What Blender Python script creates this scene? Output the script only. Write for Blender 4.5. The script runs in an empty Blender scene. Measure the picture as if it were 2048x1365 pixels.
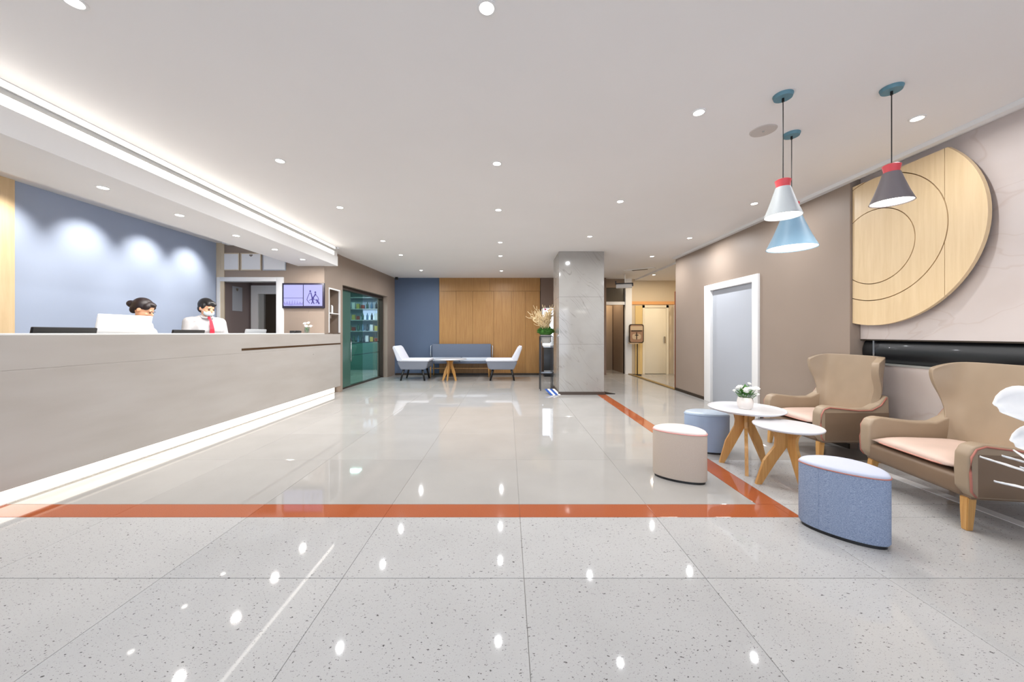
import bpy, bmesh, math, random
from mathutils import Vector, Matrix, noise
random.seed(7)
PI = math.pi
SC = bpy.context.scene
COL = SC.collection
def rad(d): return math.radians(d)

# ---------------------------------------------------------------- camera, world, exposure
cd = bpy.data.cameras.new('camera'); cam = bpy.data.objects.new('camera', cd); COL.objects.link(cam)
cam.location = (0, 0, 1.15); cam.rotation_euler = (PI/2, 0, 0)
cd.sensor_width = 36; cd.lens = 36*720/2048; cd.shift_x = 8/2048; cd.shift_y = -15.5/2048
cd.clip_start = 0.02; cd.clip_end = 100
SC.camera = cam
wd = bpy.data.worlds.new('daylight'); SC.world = wd; wd.use_nodes = True
wd.node_tree.nodes['Background'].inputs[0].default_value = (0.80, 0.88, 1.0, 1)
wd.node_tree.nodes['Background'].inputs[1].default_value = 3.6
SC.view_settings.view_transform = 'Standard'; SC.view_settings.look = 'None'
SC.view_settings.gamma = 1; SC.view_settings.use_curve_mapping = False
SC.view_settings.exposure = 0.47
cy = SC.cycles
cy.max_bounces = 8; cy.diffuse_bounces = 5; cy.glossy_bounces = 4; cy.transmission_bounces = 6; cy.transparent_max_bounces = 10
cy.caustics_reflective = False; cy.caustics_refractive = False; cy.sample_clamp_indirect = 4
cy.use_denoising = True
DOWN_W = 8.0          # watts of one ceiling downlight
LED_TOP = 5.0         # emission of the cove strip over the reception
LED_FOOT = 2.0         # emission of the strip under the counter

# ---------------------------------------------------------------- materials
def lin(c):
    return tuple(((v/255)/12.92 if v/255 <= .04045 else ((v/255+.055)/1.055)**2.4) for v in c) + (1,)
def mat(name, c, rough=.5, metal=0, spec=.5, emit=None, es=0, coat=0):
    m = bpy.data.materials.new(name); m.use_nodes = True
    b = m.node_tree.nodes['Principled BSDF']
    b.inputs['Base Color'].default_value = lin(c); b.inputs['Roughness'].default_value = rough
    b.inputs['Metallic'].default_value = metal; b.inputs['Specular IOR Level'].default_value = spec
    b.inputs['Coat Weight'].default_value = coat
    if emit: b.inputs['Emission Color'].default_value = lin(emit); b.inputs['Emission Strength'].default_value = es
    return m
def nt(m): return m.node_tree.nodes, m.node_tree.links, m.node_tree.nodes['Principled BSDF']
def coords(m, scale=(1,1,1), rot=(0,0,0), kind='Object'):
    N, L, b = nt(m)
    if kind == 'Position':
        g = N.new('ShaderNodeNewGeometry'); out = g.outputs['Position']
    else:
        g = N.new('ShaderNodeTexCoord'); out = g.outputs[kind]
    mp = N.new('ShaderNodeMapping'); mp.inputs['Scale'].default_value = scale; mp.inputs['Rotation'].default_value = rot
    L.new(out, mp.inputs['Vector']); return mp.outputs['Vector']
def noise_node(m, vec, scale, detail=3, rough=.5, dist=0):
    N, L, b = nt(m)
    n = N.new('ShaderNodeTexNoise'); n.inputs['Scale'].default_value = scale; n.inputs['Detail'].default_value = detail
    n.inputs['Roughness'].default_value = rough; n.inputs['Distortion'].default_value = dist
    L.new(vec, n.inputs['Vector']); return n.outputs['Fac']
def ramp(m, fac, stops):
    N, L, b = nt(m)
    r = N.new('ShaderNodeValToRGB'); e = r.color_ramp.elements
    while len(e) < len(stops): e.new(.5)
    for k, (p, c) in enumerate(stops):
        e[k].position = p; e[k].color = lin(c) if len(c) == 3 else c
    L.new(fac, r.inputs['Fac']); return r.outputs['Color']
def mixc(m, fac, a, b2, mode='MIX'):
    N, L, b = nt(m)
    x = N.new('ShaderNodeMix'); x.data_type = 'RGBA'; x.blend_type = mode
    for s, v in ((x.inputs[0], fac), (x.inputs[6], a), (x.inputs[7], b2)):
        if isinstance(v, (int, float)): s.default_value = v
        elif isinstance(v, tuple): s.default_value = v
        else: L.new(v, s)
    return x.outputs[2]
def bump(m, h, strength=.2, dist=.005):
    N, L, b = nt(m)
    n = N.new('ShaderNodeBump'); n.inputs['Strength'].default_value = strength; n.inputs['Distance'].default_value = dist
    L.new(h, n.inputs['Height']); L.new(n.outputs['Normal'], b.inputs['Normal'])
def setc(m, c): m.node_tree.links.new(c, m.node_tree.nodes['Principled BSDF'].inputs['Base Color'])

def wood(name, c1, c2, rough=.45, axis='z', sc=1):
    m = mat(name, c1, rough)
    s = {'z': (14*sc, 14*sc, .9*sc), 'x': (.9*sc, 14*sc, 14*sc), 'y': (14*sc, .9*sc, 14*sc)}[axis]
    v = coords(m, s, kind='Position'); f = noise_node(m, v, 2.2, 5, .6, .4)
    setc(m, ramp(m, f, [(.3, c2), (.7, c1)])); bump(m, f, .08, .002); return m
def paint(name, c, rough=.6, var=.03):
    m = mat(name, c, rough, spec=.3)
    v = coords(m, kind='Position'); f = noise_node(m, v, 1.3, 2)
    c2 = tuple(max(0, x*(1-var)) for x in c)
    setc(m, ramp(m, f, [(.3, c2), (.7, c)]))
    f2 = noise_node(m, v, 160, 2); bump(m, f2, .05, .001); return m
def fabric(name, c, c2, scale=420, rough=.9, b=.35):
    m = mat(name, c, rough, spec=.15)
    v = coords(m, (1, 1, 2.2), kind='Object'); f = noise_node(m, v, scale, 3, .7)
    setc(m, ramp(m, f, [(.35, c2), (.65, c)])); bump(m, f, b, .003); return m
def leather(name, c, rough=.42):
    m = mat(name, c, rough, spec=.4)
    v = coords(m, kind='Object'); f = noise_node(m, v, 260, 3); bump(m, f, .07, .001)
    f2 = noise_node(m, v, 4, 2); setc(m, ramp(m, f2, [(.3, tuple(x*.94 for x in c)), (.7, c)])); return m
def glass(name, tint, refl=.08, alpha=1.0):
    m = bpy.data.materials.new(name); m.use_nodes = True
    N = m.node_tree.nodes; L = m.node_tree.links; N.clear()
    o = N.new('ShaderNodeOutputMaterial'); t = N.new('ShaderNodeBsdfTransparent'); t.inputs[0].default_value = lin(tint)
    g = N.new('ShaderNodeBsdfGlossy'); g.inputs['Roughness'].default_value = .03; g.inputs[0].default_value = (.95, 1, .97, 1)
    lw = N.new('ShaderNodeLayerWeight'); pw_ = N.new('ShaderNodeMath'); pw_.operation = 'POWER'; pw_.inputs[1].default_value = 4.5; L.new(lw.outputs['Facing'], pw_.inputs[0])
    f = N.new('ShaderNodeMath'); f.operation = 'MULTIPLY_ADD'; f.inputs[1].default_value = .55; f.inputs[2].default_value = refl*.5; L.new(pw_.outputs[0], f.inputs[0])
    mx = N.new('ShaderNodeMixShader'); L.new(f.outputs[0], mx.inputs[0]); L.new(t.outputs[0], mx.inputs[1]); L.new(g.outputs[0], mx.inputs[2])
    L.new(mx.outputs[0], o.inputs[0]); return m

def floor_surface(name, c, flecks, rough):
    m = mat(name, c, rough, spec=.2)
    v = coords(m, (1, 1, 1), kind='Position')
    big = noise_node(m, v, 2.2, 3)
    base = ramp(m, big, [(.3, tuple(x*.965 for x in c)), (.7, c)])
    fine = noise_node(m, v, 330, 2, .7)
    fc = ramp(m, fine, [(.28, (158, 154, 148)), (.42, (255, 255, 255))])
    base = mixc(m, .35 if flecks else .15, base, fc, 'MULTIPLY')
    vs = coords(m, (36, 62, 36), kind='Position')
    fl = noise_node(m, vs, 1.6, 3, .62, .3)
    lo = .325 if flecks else .22
    fl_c = ramp(m, fl, [(lo, (74, 70, 66)), (lo+.035, (255, 255, 255))])
    vs2 = coords(m, (90, 150, 90), kind='Position')
    fl2 = noise_node(m, vs2, 1.3, 2, .6)
    fl2c = ramp(m, fl2, [(lo-.02, (96, 92, 86)), (lo+.03, (255, 255, 255))])
    base = mixc(m, .85, base, fl_c, 'MULTIPLY'); base = mixc(m, .7, base, fl2c, 'MULTIPLY')
    if flecks:
        fl3 = noise_node(m, coords(m, (13, 44, 13), (0, 0, .25), kind='Position'), 1.7, 4, .7, .5)
        base = mixc(m, .9, base, ramp(m, fl3, [(.262, (84, 80, 76)), (.285, (255, 255, 255))]), 'MULTIPLY')
    N, L, b = nt(m)
    oi = N.new('ShaderNodeObjectInfo'); rr = ramp(m, oi.outputs['Random'], [(0, (246, 246, 246)), (1, (255, 255, 255))])
    base = mixc(m, 1.0, base, rr, 'MULTIPLY'); setc(m, base)
    return m
M = {}
M['tile'] = floor_surface('tile_flecked', (182, 181, 180), True, .035)
M['tile_in'] = floor_surface('tile_fine', (166, 163, 159), False, .04)
M['grout'] = mat('grout', (158, 154, 148), .9)
M['stripe'] = mat('orange_stone', (156, 82, 50), .05, spec=.3)
_v = coords(M['stripe'], kind='Position'); setc(M['stripe'], ramp(M['stripe'], noise_node(M['stripe'], _v, 260, 2, .7), [(.3, (146, 74, 44)), (.65, (166, 92, 58))]))
M['ceil'] = paint('ceiling_white', (237, 234, 232), .8, .01)
M['white'] = paint('white_paint', (232, 231, 230), .55, .01)
M['brown'] = paint('taupe_paint', (152, 136, 123), .5)
M['bluewall'] = paint('blue_grey_paint', (166, 178, 200), .6)
M['bluepanel'] = paint('slate_blue_paint', (87, 101, 124), .6)
M['pinkwall'] = mat('blush_wall', (214, 200, 192), .4)
_v = coords(M['pinkwall'], (1, .6, 1), (.5, 0, 0), 'Position'); _f = noise_node(M['pinkwall'], _v, 1.4, 3, .5, 1.2)
setc(M['pinkwall'], ramp(M['pinkwall'], _f, [(.35, (202, 190, 184)), (.49, (206, 195, 190)), (.5, (199, 185, 178)), (.515, (206, 195, 190)), (.8, (211, 201, 197))]))
M['beige'] = paint('beige_paint', (214, 198, 172), .35)
M['woodwall'] = wood('oak_wall', (172, 128, 70), (153, 107, 53))
M['woodleft'] = wood('pale_oak', (224, 198, 158), (212, 184, 142))
M['disc'] = wood('disc_oak', (228, 202, 162), (217, 189, 146), .4)
M['discedge'] = wood('disc_edge', (176, 140, 74), (150, 116, 60), .4)
M['legwood'] = wood('beech_leg', (208, 160, 96), (186, 136, 76), .4, 'z', 1.6)
M['counter'] = mat('counter_stone', (206, 198, 190), .3)
_v = coords(M['counter'], (1, .5, 2.5), kind='Position'); _f = noise_node(M['counter'], _v, 3, 4)
_cc = ramp(M['counter'], _f, [(.3, (176, 169, 162)), (.7, (184, 178, 172))])
_v2 = coords(M['counter'], (20, 9, 16), kind='Position'); _f2 = noise_node(M['counter'], _v2, 1, 2)
setc(M['counter'], mixc(M['counter'], .8, _cc, ramp(M['counter'], _f2, [(.17, (110, 100, 92)), (.205, (255, 255, 255))]), 'MULTIPLY'))
M['countertop'] = mat('counter_white', (238, 236, 232), .3)
M['bronze'] = mat('bronze', (96, 70, 44), .35, .6)
M['led'] = mat('led_warm', (255, 250, 240), .5, emit=(255, 250, 242), es=LED_TOP)
M['ledfoot'] = mat('led_foot', (255, 250, 240), .5, emit=(255, 246, 232), es=LED_FOOT)
M['bulb'] = mat('downlight_glow', (255, 255, 250), .5, emit=(255, 250, 242), es=14)
M['diff'] = mat('pendant_diffuser', (255, 255, 250), .5, emit=(255, 250, 240), es=5)
M['grey'] = mat('grey_metal', (168, 168, 164), .4, .2)
M['black'] = mat('black_plastic', (22, 22, 24), .35)
M['blackgloss'] = mat('black_gloss', (26, 28, 31), .38, coat=.1)
M['chrome'] = mat('chrome', (210, 210, 212), .2, 1)
M['marble'] = mat('marble', (206, 203, 199), .08)
def marble(m):
    N, L, b = nt(m)
    v = coords(m, (1, 1, 1), (0, rad(38), 0), 'Position')
    big = noise_node(m, v, 1.6, 3)
    base = ramp(m, big, [(.3, (154, 150, 145)), (.7, (166, 163, 158))])
    pos = N.new('ShaderNodeNewGeometry').outputs['Position']
    def dot(d_):
        q = N.new('ShaderNodeVectorMath'); q.operation = 'DOT_PRODUCT'; L.new(pos, q.inputs[0]); q.inputs[1].default_value = d_; return q.outputs['Value']
    cb = N.new('ShaderNodeCombineXYZ'); L.new(dot((1.25, 1.25, 1.0)), cb.inputs[0]); L.new(dot((.13, .13, -.16)), cb.inputs[1]); v2 = cb.outputs[0]
    n = noise_node(m, v2, 2.4, 3, .45, .15)
    veins = ramp(m, n, [(.0, (255, 255, 255)), (.412, (255, 255, 255)), (.418, (190, 184, 178)), (.424, (255, 255, 255)), (.494, (255, 255, 255)), (.5005, (140, 130, 124)), (.507, (255, 255, 255)), (.58, (255, 255, 255)), (.586, (178, 170, 164)), (.592, (255, 255, 255))])
    fade = noise_node(m, v, 3.1, 1); ff = ramp(m, fade, [(.42, (0, 0, 0)), (.62, (190, 190, 190))])
    setc(m, mixc(m, ff, base, mixc(m, 1, base, veins, 'MULTIPLY')))
marble(M['marble'])
M['taupe'] = leather('taupe_leather', (166, 146, 123))
M['taupedark'] = leather('brown_leather', (128, 106, 86))
M['pink'] = leather('blush_leather', (218, 192, 178), .45)
M['piping'] = mat('rose_piping', (176, 110, 96), .5)
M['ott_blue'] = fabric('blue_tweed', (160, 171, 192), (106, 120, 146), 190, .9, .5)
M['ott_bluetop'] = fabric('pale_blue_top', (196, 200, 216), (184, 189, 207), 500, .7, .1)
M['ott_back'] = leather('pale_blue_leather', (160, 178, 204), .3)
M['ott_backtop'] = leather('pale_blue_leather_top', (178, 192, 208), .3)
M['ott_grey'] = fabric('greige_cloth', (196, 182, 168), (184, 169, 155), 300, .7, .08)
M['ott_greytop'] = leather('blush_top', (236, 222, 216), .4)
M['tabletop'] = mat('white_lacquer', (212, 212, 216), .2)
M['red'] = mat('coral_cap', (222, 78, 84), .5)
M['canopy'] = mat('teal_canopy', (92, 134, 148), .5)
M['sh_white'] = mat('shade_pale_grey', (196, 200, 200), .5)
M['sh_grey'] = mat('shade_dark_grey', (120, 112, 114), .5)
M['sh_blue'] = mat('shade_blue', (130, 164, 186), .45)
M['leaf'] = mat('leaf_green', (70, 122, 48), .5)
M['moss'] = mat('moss_green', (62, 112, 38), .8)
M['petal'] = mat('white_petal', (246, 244, 238), .6)
M['paper'] = mat('white_paper', (236, 236, 236), .7)
M['twig'] = mat('dry_twig', (214, 190, 148), .7)
M['orchid'] = mat('orchid_pink', (176, 40, 104), .6)
M['skin'] = mat('skin', (226, 168, 132), .5)
M['hair'] = mat('dark_hair', (36, 24, 24), .45)
M['hairblack'] = mat('black_hair', (20, 18, 18), .4)
M['shirt'] = mat('white_shirt', (184, 182, 183), .8)
M['tie'] = mat('red_tie', (190, 34, 58), .6)
M['mask'] = mat('face_mask', (206, 224, 230), .8)
M['trouser'] = mat('dark_trousers', (40, 42, 50), .8)
M['fab_white'] = fabric('white_upholstery', (226, 228, 236), (214, 216, 226), 300, .8, .1)
M['fab_grey'] = fabric('grey_upholstery', (132, 136, 146), (116, 120, 132), 300, .8, .1)
M['fab_slate'] = fabric('slate_upholstery', (108, 116, 132), (94, 102, 118), 300, .8, .1)
M['glass_green'] = glass('green_glass', (196, 220, 210))
M['glass_clear'] = glass('clear_glass', (228, 240, 238))
M['glass_win'] = glass('window_glass', (250, 252, 255))
M['glass_jar'] = glass('jar_glass', (235, 240, 240))
M['frost'] = mat('frosted_green_glass', (66, 98, 88), .2)
M['tan'] = mat('tan', (190, 166, 136), .6)
M['darkbrown'] = mat('dark_brown', (48, 36, 22), .5)
M['gold'] = mat('gold_rail', (150, 124, 74), .4, .5)
M['orange'] = mat('orange_trim', (226, 166, 106), .4)
M['doorw'] = mat('door_grey_white', (174, 178, 186), .4)
M['doorcream'] = mat('door_cream', (232, 222, 200), .4)
M['screen'] = mat('screen', (40, 40, 60), .3, emit=(190, 190, 248), es=.72)
M['screen2'] = mat('screen_lilac', (40, 40, 60), .3, emit=(160, 156, 225), es=.7)
M['screen3'] = mat('screen_purple', (30, 30, 60), .3, emit=(84, 74, 150), es=.6)
M['screen4'] = mat('screen_dark', (20, 20, 40), .3, emit=(48, 44, 92), es=.5)
M['tvframe'] = mat('tv_frame', (38, 32, 52), .3)
M['silver'] = mat('silver', (176, 180, 184), .35, .3)
M['bluegloss'] = mat('blue_gloss', (44, 84, 160), .3)
M['shelfblue'] = mat('lit_shelf_back', (200, 214, 235), .5)
M['teal'] = mat('teal_cabinet', (78, 122, 112), .5)
M['drum'] = mat('grey_brown', (120, 108, 100), .6)
M['vinylgrey'] = mat('speaker_grille', (196, 188, 182), .8)

# ---------------------------------------------------------------- geometry helpers
def T(bm_geom_verts, mtx): 
    for v in bm_geom_verts: v.co = mtx @ v.co
def box(bm, x0, x1, y0, y1, z0, z1, mtx=None):
    vs = [bm.verts.new(p) for p in ((x0,y0,z0),(x1,y0,z0),(x1,y1,z0),(x0,y1,z0),(x0,y0,z1),(x1,y0,z1),(x1,y1,z1),(x0,y1,z1))]
    for f in ((0,3,2,1),(4,5,6,7),(0,1,5,4),(1,2,6,5),(2,3,7,6),(3,0,4,7)): bm.faces.new([vs[i] for i in f])
    if mtx: T(vs, mtx)
    return vs
def rbox(bm, x0, x1, y0, y1, z0, z1, r=.01, seg=3, mtx=None):
    t = bmesh.new(); box(t, x0, x1, y0, y1, z0, z1)
    bmesh.ops.bevel(t, geom=t.edges[:], offset=r, segments=seg, affect='EDGES', profile=.5)
    merge(bm, t, mtx)
def merge(bm, t, mtx=None):
    me = bpy.data.meshes.new('tmp'); t.to_mesh(me); t.free()
    if mtx: me.transform(mtx)
    bm.from_mesh(me); bpy.data.meshes.remove(me)
def prism(bm, pts, z0, z1):
    a = [bm.verts.new((x, y, z0)) for x, y in pts]; b = [bm.verts.new((x, y, z1)) for x, y in pts]
    n = len(pts)
    bm.faces.new(a[::-1]); bm.faces.new(b)
    for i in range(n): bm.faces.new((a[i], a[(i+1) % n], b[(i+1) % n], b[i]))
    bmesh.ops.recalc_face_normals(bm, faces=bm.faces[:])
def slab_yz(bm, pts, x0, x1):     # polygon in y,z extruded along x
    a = [bm.verts.new((x0, y, z)) for y, z in pts]; b = [bm.verts.new((x1, y, z)) for y, z in pts]
    n = len(pts); bm.faces.new(a); bm.faces.new(b[::-1])
    for i in range(n): bm.faces.new((a[i], b[i], b[(i+1) % n], a[(i+1) % n]))
    bmesh.ops.recalc_face_normals(bm, faces=bm.faces[:])
def lathe(bm, prof, n=40, c=(0,0,0), mtx=None):   # prof: (r, z)
    rings = []; allv = []
    for r, z in prof:
        if r < 1e-5: ring = [bm.verts.new((c[0], c[1], c[2]+z))]
        else: ring = [bm.verts.new((c[0]+r*math.cos(2*PI*i/n), c[1]+r*math.sin(2*PI*i/n), c[2]+z)) for i in range(n)]
        rings.append(ring); allv += ring
    for a, b in zip(rings, rings[1:]):
        for i in range(n):
            j = (i+1) % n
            if len(a) == 1 and len(b) == 1: continue
            if len(a) == 1: bm.faces.new((a[0], b[i], b[j]))
            elif len(b) == 1: bm.faces.new((a[i], a[j], b[0]))
            else: bm.faces.new((a[i], a[j], b[j], b[i]))
    if mtx: T(allv, mtx)
    return allv
def tube(bm, pts, r, n=10, closed=False, r2=None):
    pts = [Vector(p) for p in pts]; m = len(pts); rings = []
    up = Vector((0, 0, 1))
    for i, p in enumerate(pts):
        if closed: d = pts[(i+1) % m]-pts[i-1]
        else: d = pts[min(i+1, m-1)]-pts[max(i-1, 0)]
        d.normalize()
        a = d.cross(up)
        if a.length < 1e-3: a = d.cross(Vector((0, 1, 0)))
        a.normalize(); b = d.cross(a)
        rr = r if r2 is None else r+(r2-r)*i/(m-1)
        rings.append([bm.verts.new(p+a*rr*math.cos(2*PI*k/n)+b*rr*math.sin(2*PI*k/n)) for k in range(n)])
    R = list(zip(rings, rings[1:])) + ([(rings[-1], rings[0])] if closed else [])
    for A, B in R:
        for k in range(n): bm.faces.new((A[k], A[(k+1) % n], B[(k+1) % n], B[k]))
    if not closed: bm.faces.new(rings[0][::-1]); bm.faces.new(rings[-1])
def ball(bm, c, r, sub=2, scale=(1,1,1), mtx=None):
    t = bmesh.new(); bmesh.ops.create_icosphere(t, subdivisions=sub, radius=r)
    mm = Matrix.Translation(c) @ (mtx or Matrix.Identity(4)) @ Matrix.Diagonal((*scale, 1)); merge(bm, t, mm)
def capsule(bm, a, b, ra, rb, n=12):
    a = Vector(a); b = Vector(b); d = b-a; L = d.length; q = d.to_track_quat('Z', 'Y').to_matrix().to_4x4()
    prof = [(0, -ra)]+[(ra*math.cos(t), ra*math.sin(t)) for t in (rad(-60), rad(-30), 0)]+[(rb*math.cos(t), L+rb*math.sin(t)) for t in (0, rad(30), rad(60))]+[(0, L+rb)]
    lathe(bm, prof, n, mtx=Matrix.Translation(a) @ q)
def obj(name, bm, m, parent=None, smooth=False, loc=None, angle=None):
    if isinstance(bm, bmesh.types.BMesh):
        me = bpy.data.meshes.new(name)
        if smooth or angle:
            for f in bm.faces: f.smooth = True
        bm.to_mesh(me); bm.free()
    else: me = bm
    if m is not None and not me.materials: me.materials.append(M[m] if isinstance(m, str) else m)
    if angle: 
        try: me.set_sharp_from_angle(angle=rad(angle))
        except Exception: pass
    o = bpy.data.objects.new(name, me); COL.objects.link(o)
    if parent: o.parent = parent
    if loc: o.location = loc
    return o
def thing(name, label, cat, loc=(0,0,0), rz=0, group=None):
    o = bpy.data.objects.new(name, None); COL.objects.link(o); o.empty_display_size = .05
    o.location = loc; o.rotation_euler = (0, 0, rz); o['label'] = label; o['category'] = cat
    if group: o['group'] = group
    return o
def tag(o, label, cat, group=None, kind=None):
    o['label'] = label; o['category'] = cat
    if group: o['group'] = group
    if kind: o['kind'] = kind
    return o
def struct(o, label, cat='structure'):
    o['kind'] = 'structure'; o['label'] = label; o['category'] = cat; return o
def B(): return bmesh.new()
def bx(name, m, parent, *a, r=0):
    b = B()
    if r: rbox(b, *a, r=r, seg=2)
    else: box(b, *a)
    return obj(name, b, m, parent, angle=30 if r else None)
def copy_tree(root, loc, rz, label, group=None):
    def cp(o, p):
        c = o.copy(); COL.objects.link(c)
        if p: c.parent = p
        for ch in list(o.children): cp(ch, c)
        return c
    r = cp(root, None); r.location = loc; r.rotation_euler = (0, 0, rz); r['label'] = label
    if group: r['group'] = group
    return r

# ================================================================= SETTING
# floor
fl = bx('floor', 'grout', None, -5.4, 6.2, -4.2, 12, -.12, -.006); struct(fl, 'pale polished stone floor with orange inlaid border', 'floor')
SX0, SX1, SY0, SY1 = 1.67, 1.835, 2.25, 2.42
def lines(first, step, n): return [first+step*i for i in range(n)]
xs_all = [-5.4]+[x for x in lines(-5.04, .85, 16) if -5.4 < x < 6.2]
g = .0018
cache = {}
def tile(x0, x1, y0, y1, m, name='floor_tile'):
    if x1-x0 < .02 or y1-y0 < .02: return
    g = .0013 if m == 'tile' else .0009
    w, d = round(x1-x0, 3), round(y1-y0, 3); k = (w, d, m)
    if k not in cache:
        b = B(); c = .0015; hx, hy = w/2-g, d/2-g
        lo = [b.verts.new((sx*hx, sy*hy, -.006)) for sx, sy in ((-1,-1),(1,-1),(1,1),(-1,1))]
        md = [b.verts.new((sx*hx, sy*hy, -c*.6)) for sx, sy in ((-1,-1),(1,-1),(1,1),(-1,1))]
        hi = [b.verts.new((sx*(hx-c), sy*(hy-c), 0)) for sx, sy in ((-1,-1),(1,-1),(1,1),(-1,1))]
        b.faces.new(hi)
        for A, Bq in ((lo, md), (md, hi)):
            for i in range(4): b.faces.new((A[i], A[(i+1) % 4], Bq[(i+1) % 4], Bq[i]))
        me = bpy.data.meshes.new(name); b.to_mesh(me); b.free(); me.materials.append(M[m]); cache[k] = me
    o = bpy.data.objects.new(name, cache[k]); COL.objects.link(o); o.parent = fl; o.location = ((x0+x1)/2, (y0+y1)/2, 0)
def span(lo, hi, cuts):
    c = [lo]+sorted(x for x in cuts if lo+.02 < x < hi-.02)+[hi]
    return list(zip(c, c[1:]))
XC = lines(-5.04+.0, .8525, 15)   # joints at -1.63, -.78, .07, .93 ...
XC = [-5.04+.8525*i for i in range(15)]
YC = [-3.41+.85*i for i in range(7)]
for y0, y1 in span(-4.2, SY0, YC):                       # foreground field
    for x0, x1 in span(-3.4, 3.6, XC): tile(x0, x1, y0, y1, 'tile')
    if y0 > 0:
        for x0, x1 in span(-5.4, -3.4, XC): tile(x0, x1, y0, y1, 'tile')
YB = [SY1+.85*i for i in range(1, 12)]
for y0, y1 in span(SY1, 10.2, YB):                       # lobby field
    for x0, x1 in span(-5.4, SX0, XC): tile(x0, x1, y0, y1, 'tile_in')
for x0, x1 in span(-5.4, SX1, XC): tile(x0, x1, SY0, SY1, 'stripe', 'border_tile')
for y0, y1 in span(SY1, 6.8, YB): tile(SX0, SX1, y0, y1, 'stripe', 'border_tile')
for y0, y1 in span(SY0, 10.2, [SY1]+YB):
    for x0, x1 in span(SX1, 3.6, XC): tile(x0, x1, y0, y1, 'tile' if y0 < 2.6 else 'tile_in')
for y0, y1 in span(6.8, 10.2, YB): tile(SX0, SX1, y0, y1, 'tile_in')
for y0, y1 in span(7.3, 10.2, YB):
    for x0, x1 in span(3.6, 6.2, XC): tile(x0, x1, y0, y1, 'tile_in')
for x0, x1 in span(-5.4, 6.2, XC): tile(x0, x1, 10.2, 12, 'tile_in')
# ceiling
cl = bx('ceiling', 'ceil', None, -3.035, 3.6, -4.2, 10.3, 2.68, 2.8); struct(cl, 'smooth white ceiling over the lobby', 'ceiling')
bx('desk_ceiling', 'ceil', cl, -5.4, -3.7, -4.2, 6.5, 2.76, 2.86)
bx('passage_ceiling', 'ceil', cl, 3.6, 6.2, 7.2, 12.2, 2.64, 2.74)
bx('recess_ceiling', 'ceil', cl, 2.2, 3.6, 10.3, 12.2, 2.64, 2.74)
bx('store_ceiling', 'ceil', cl, -5.6, -3.035, 6.5, 12.2, 2.68, 2.8)
# walls on the left
wl = B(); box(wl, -5.35, -5.2, 3.79, 6.43, 0, 2.8); wl = obj('wall_left', wl, 'bluewall'); struct(wl, 'blue grey painted wall behind the reception desk', 'wall')
bx('oak_panel', 'woodleft', wl, -5.35, -5.185, 2.6, 3.785, 0, 2.8); bx('oak_panel', 'woodleft', wl, -5.35, -5.185, 1.4, 2.595, 0, 2.8)
bx('rear_wall', 'bluewall', wl, -5.35, -5.2, -4.2, 1.395, 0, 2.8)
sw = B()       # pier with niche, lintel over the glass door, far stub (slightly splayed)
box(sw, -3.52, -3.28, 6.43, 6.585, 1.15, 2.70); box(sw, -3.52, -3.28, 7.03, 7.14, 0, 2.70); box(sw, -3.52, -3.28, 6.585, 7.03, 1.99, 2.70)
box(sw, -3.56, -3.52, 6.43, 7.14, 0, 2.70); box(sw, -3.52, -3.42, 6.5, 7.03, 0, 1.149)
prism(sw, [(-3.28, 7.14), (-3.52, 7.14), (-3.42, 9.42), (-3.155, 9.42)], 2.11, 2.70)
prism(sw, [(-3.155, 9.42), (-3.42, 9.42), (-3.40, 10.0), (-3.12, 10.0)], 0, 2.70)
sw = obj('wall_side', sw, 'brown'); struct(sw, 'taupe side wall around the green glass door', 'wall')
fw = B()       # facing wall with the portal: X -5.2..-3.28 at Y 6.43
box(fw, -5.2, -5.13, 6.43, 6.53, 0, 2.8); box(fw, -5.13, -4.02, 6.43, 6.53, 2.12, 2.8); box(fw, -4.02, -3.561, 6.43, 6.53, 0, 2.8)
fw = obj('wall_facing', fw, 'brown'); struct(fw, 'taupe wall with portal at the end of the reception', 'wall')
bx('beige_strip', 'beige', fw, -5.2, -5.06, 6.415, 6.43, 0, 2.76)
t = thing('door_1', 'white framed open portal beside the wall screen', 'door', (0, 0, 0)); t['kind'] = 'structure'
bx('jamb', 'white', t, -5.185, -5.125, 6.40, 6.45, 0, 2.15, r=.004); bx('jamb', 'white', t, -4.125, -4.0, 6.40, 6.56, 0, 2.15, r=.004); bx('lintel', 'white', t, -5.125, -4.125, 6.40, 6.56, 2.075, 2.15, r=.004)
# room behind the portal
bk = B(); box(bk, -5.35, -5.13, 6.53, 7.2, 0, 2.6); box(bk, -4.0, -3.6, 6.6, 7.2, 0, 2.6)
box(bk, -5.2, -5.0, 7.2, 7.3, 0, 2.6); box(bk, -4.3, -3.6, 7.2, 7.3, 0, 2.6); box(bk, -5.0, -4.3, 7.2, 7.3, 1.95, 2.6)
bk = obj('wall_office', bk, mat('mauve_grey', (132, 118, 116), .6)); struct(bk, 'mauve grey walls of the small back office', 'wall')
bx('office_ceiling', 'white', bk, -5.3, -3.9, 6.53, 7.3, 2.2, 2.25)
d = thing('door_2', 'dark doorway in white frame inside the back office', 'door'); d['kind'] = 'structure'
bx('frame', 'white', d, -5.1, -4.96, 7.14, 7.22, 0, 2.10); bx('frame', 'white', d, -4.96, -3.9, 7.14, 7.22, 1.93, 2.10)
bx('inner_jamb', 'grey', d, -4.96, -4.86, 7.17, 7.24, 0, 1.93)
bx('leaf', 'darkbrown', d, -4.86, -3.9, 7.215, 7.25, 0, 1.93)
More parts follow.
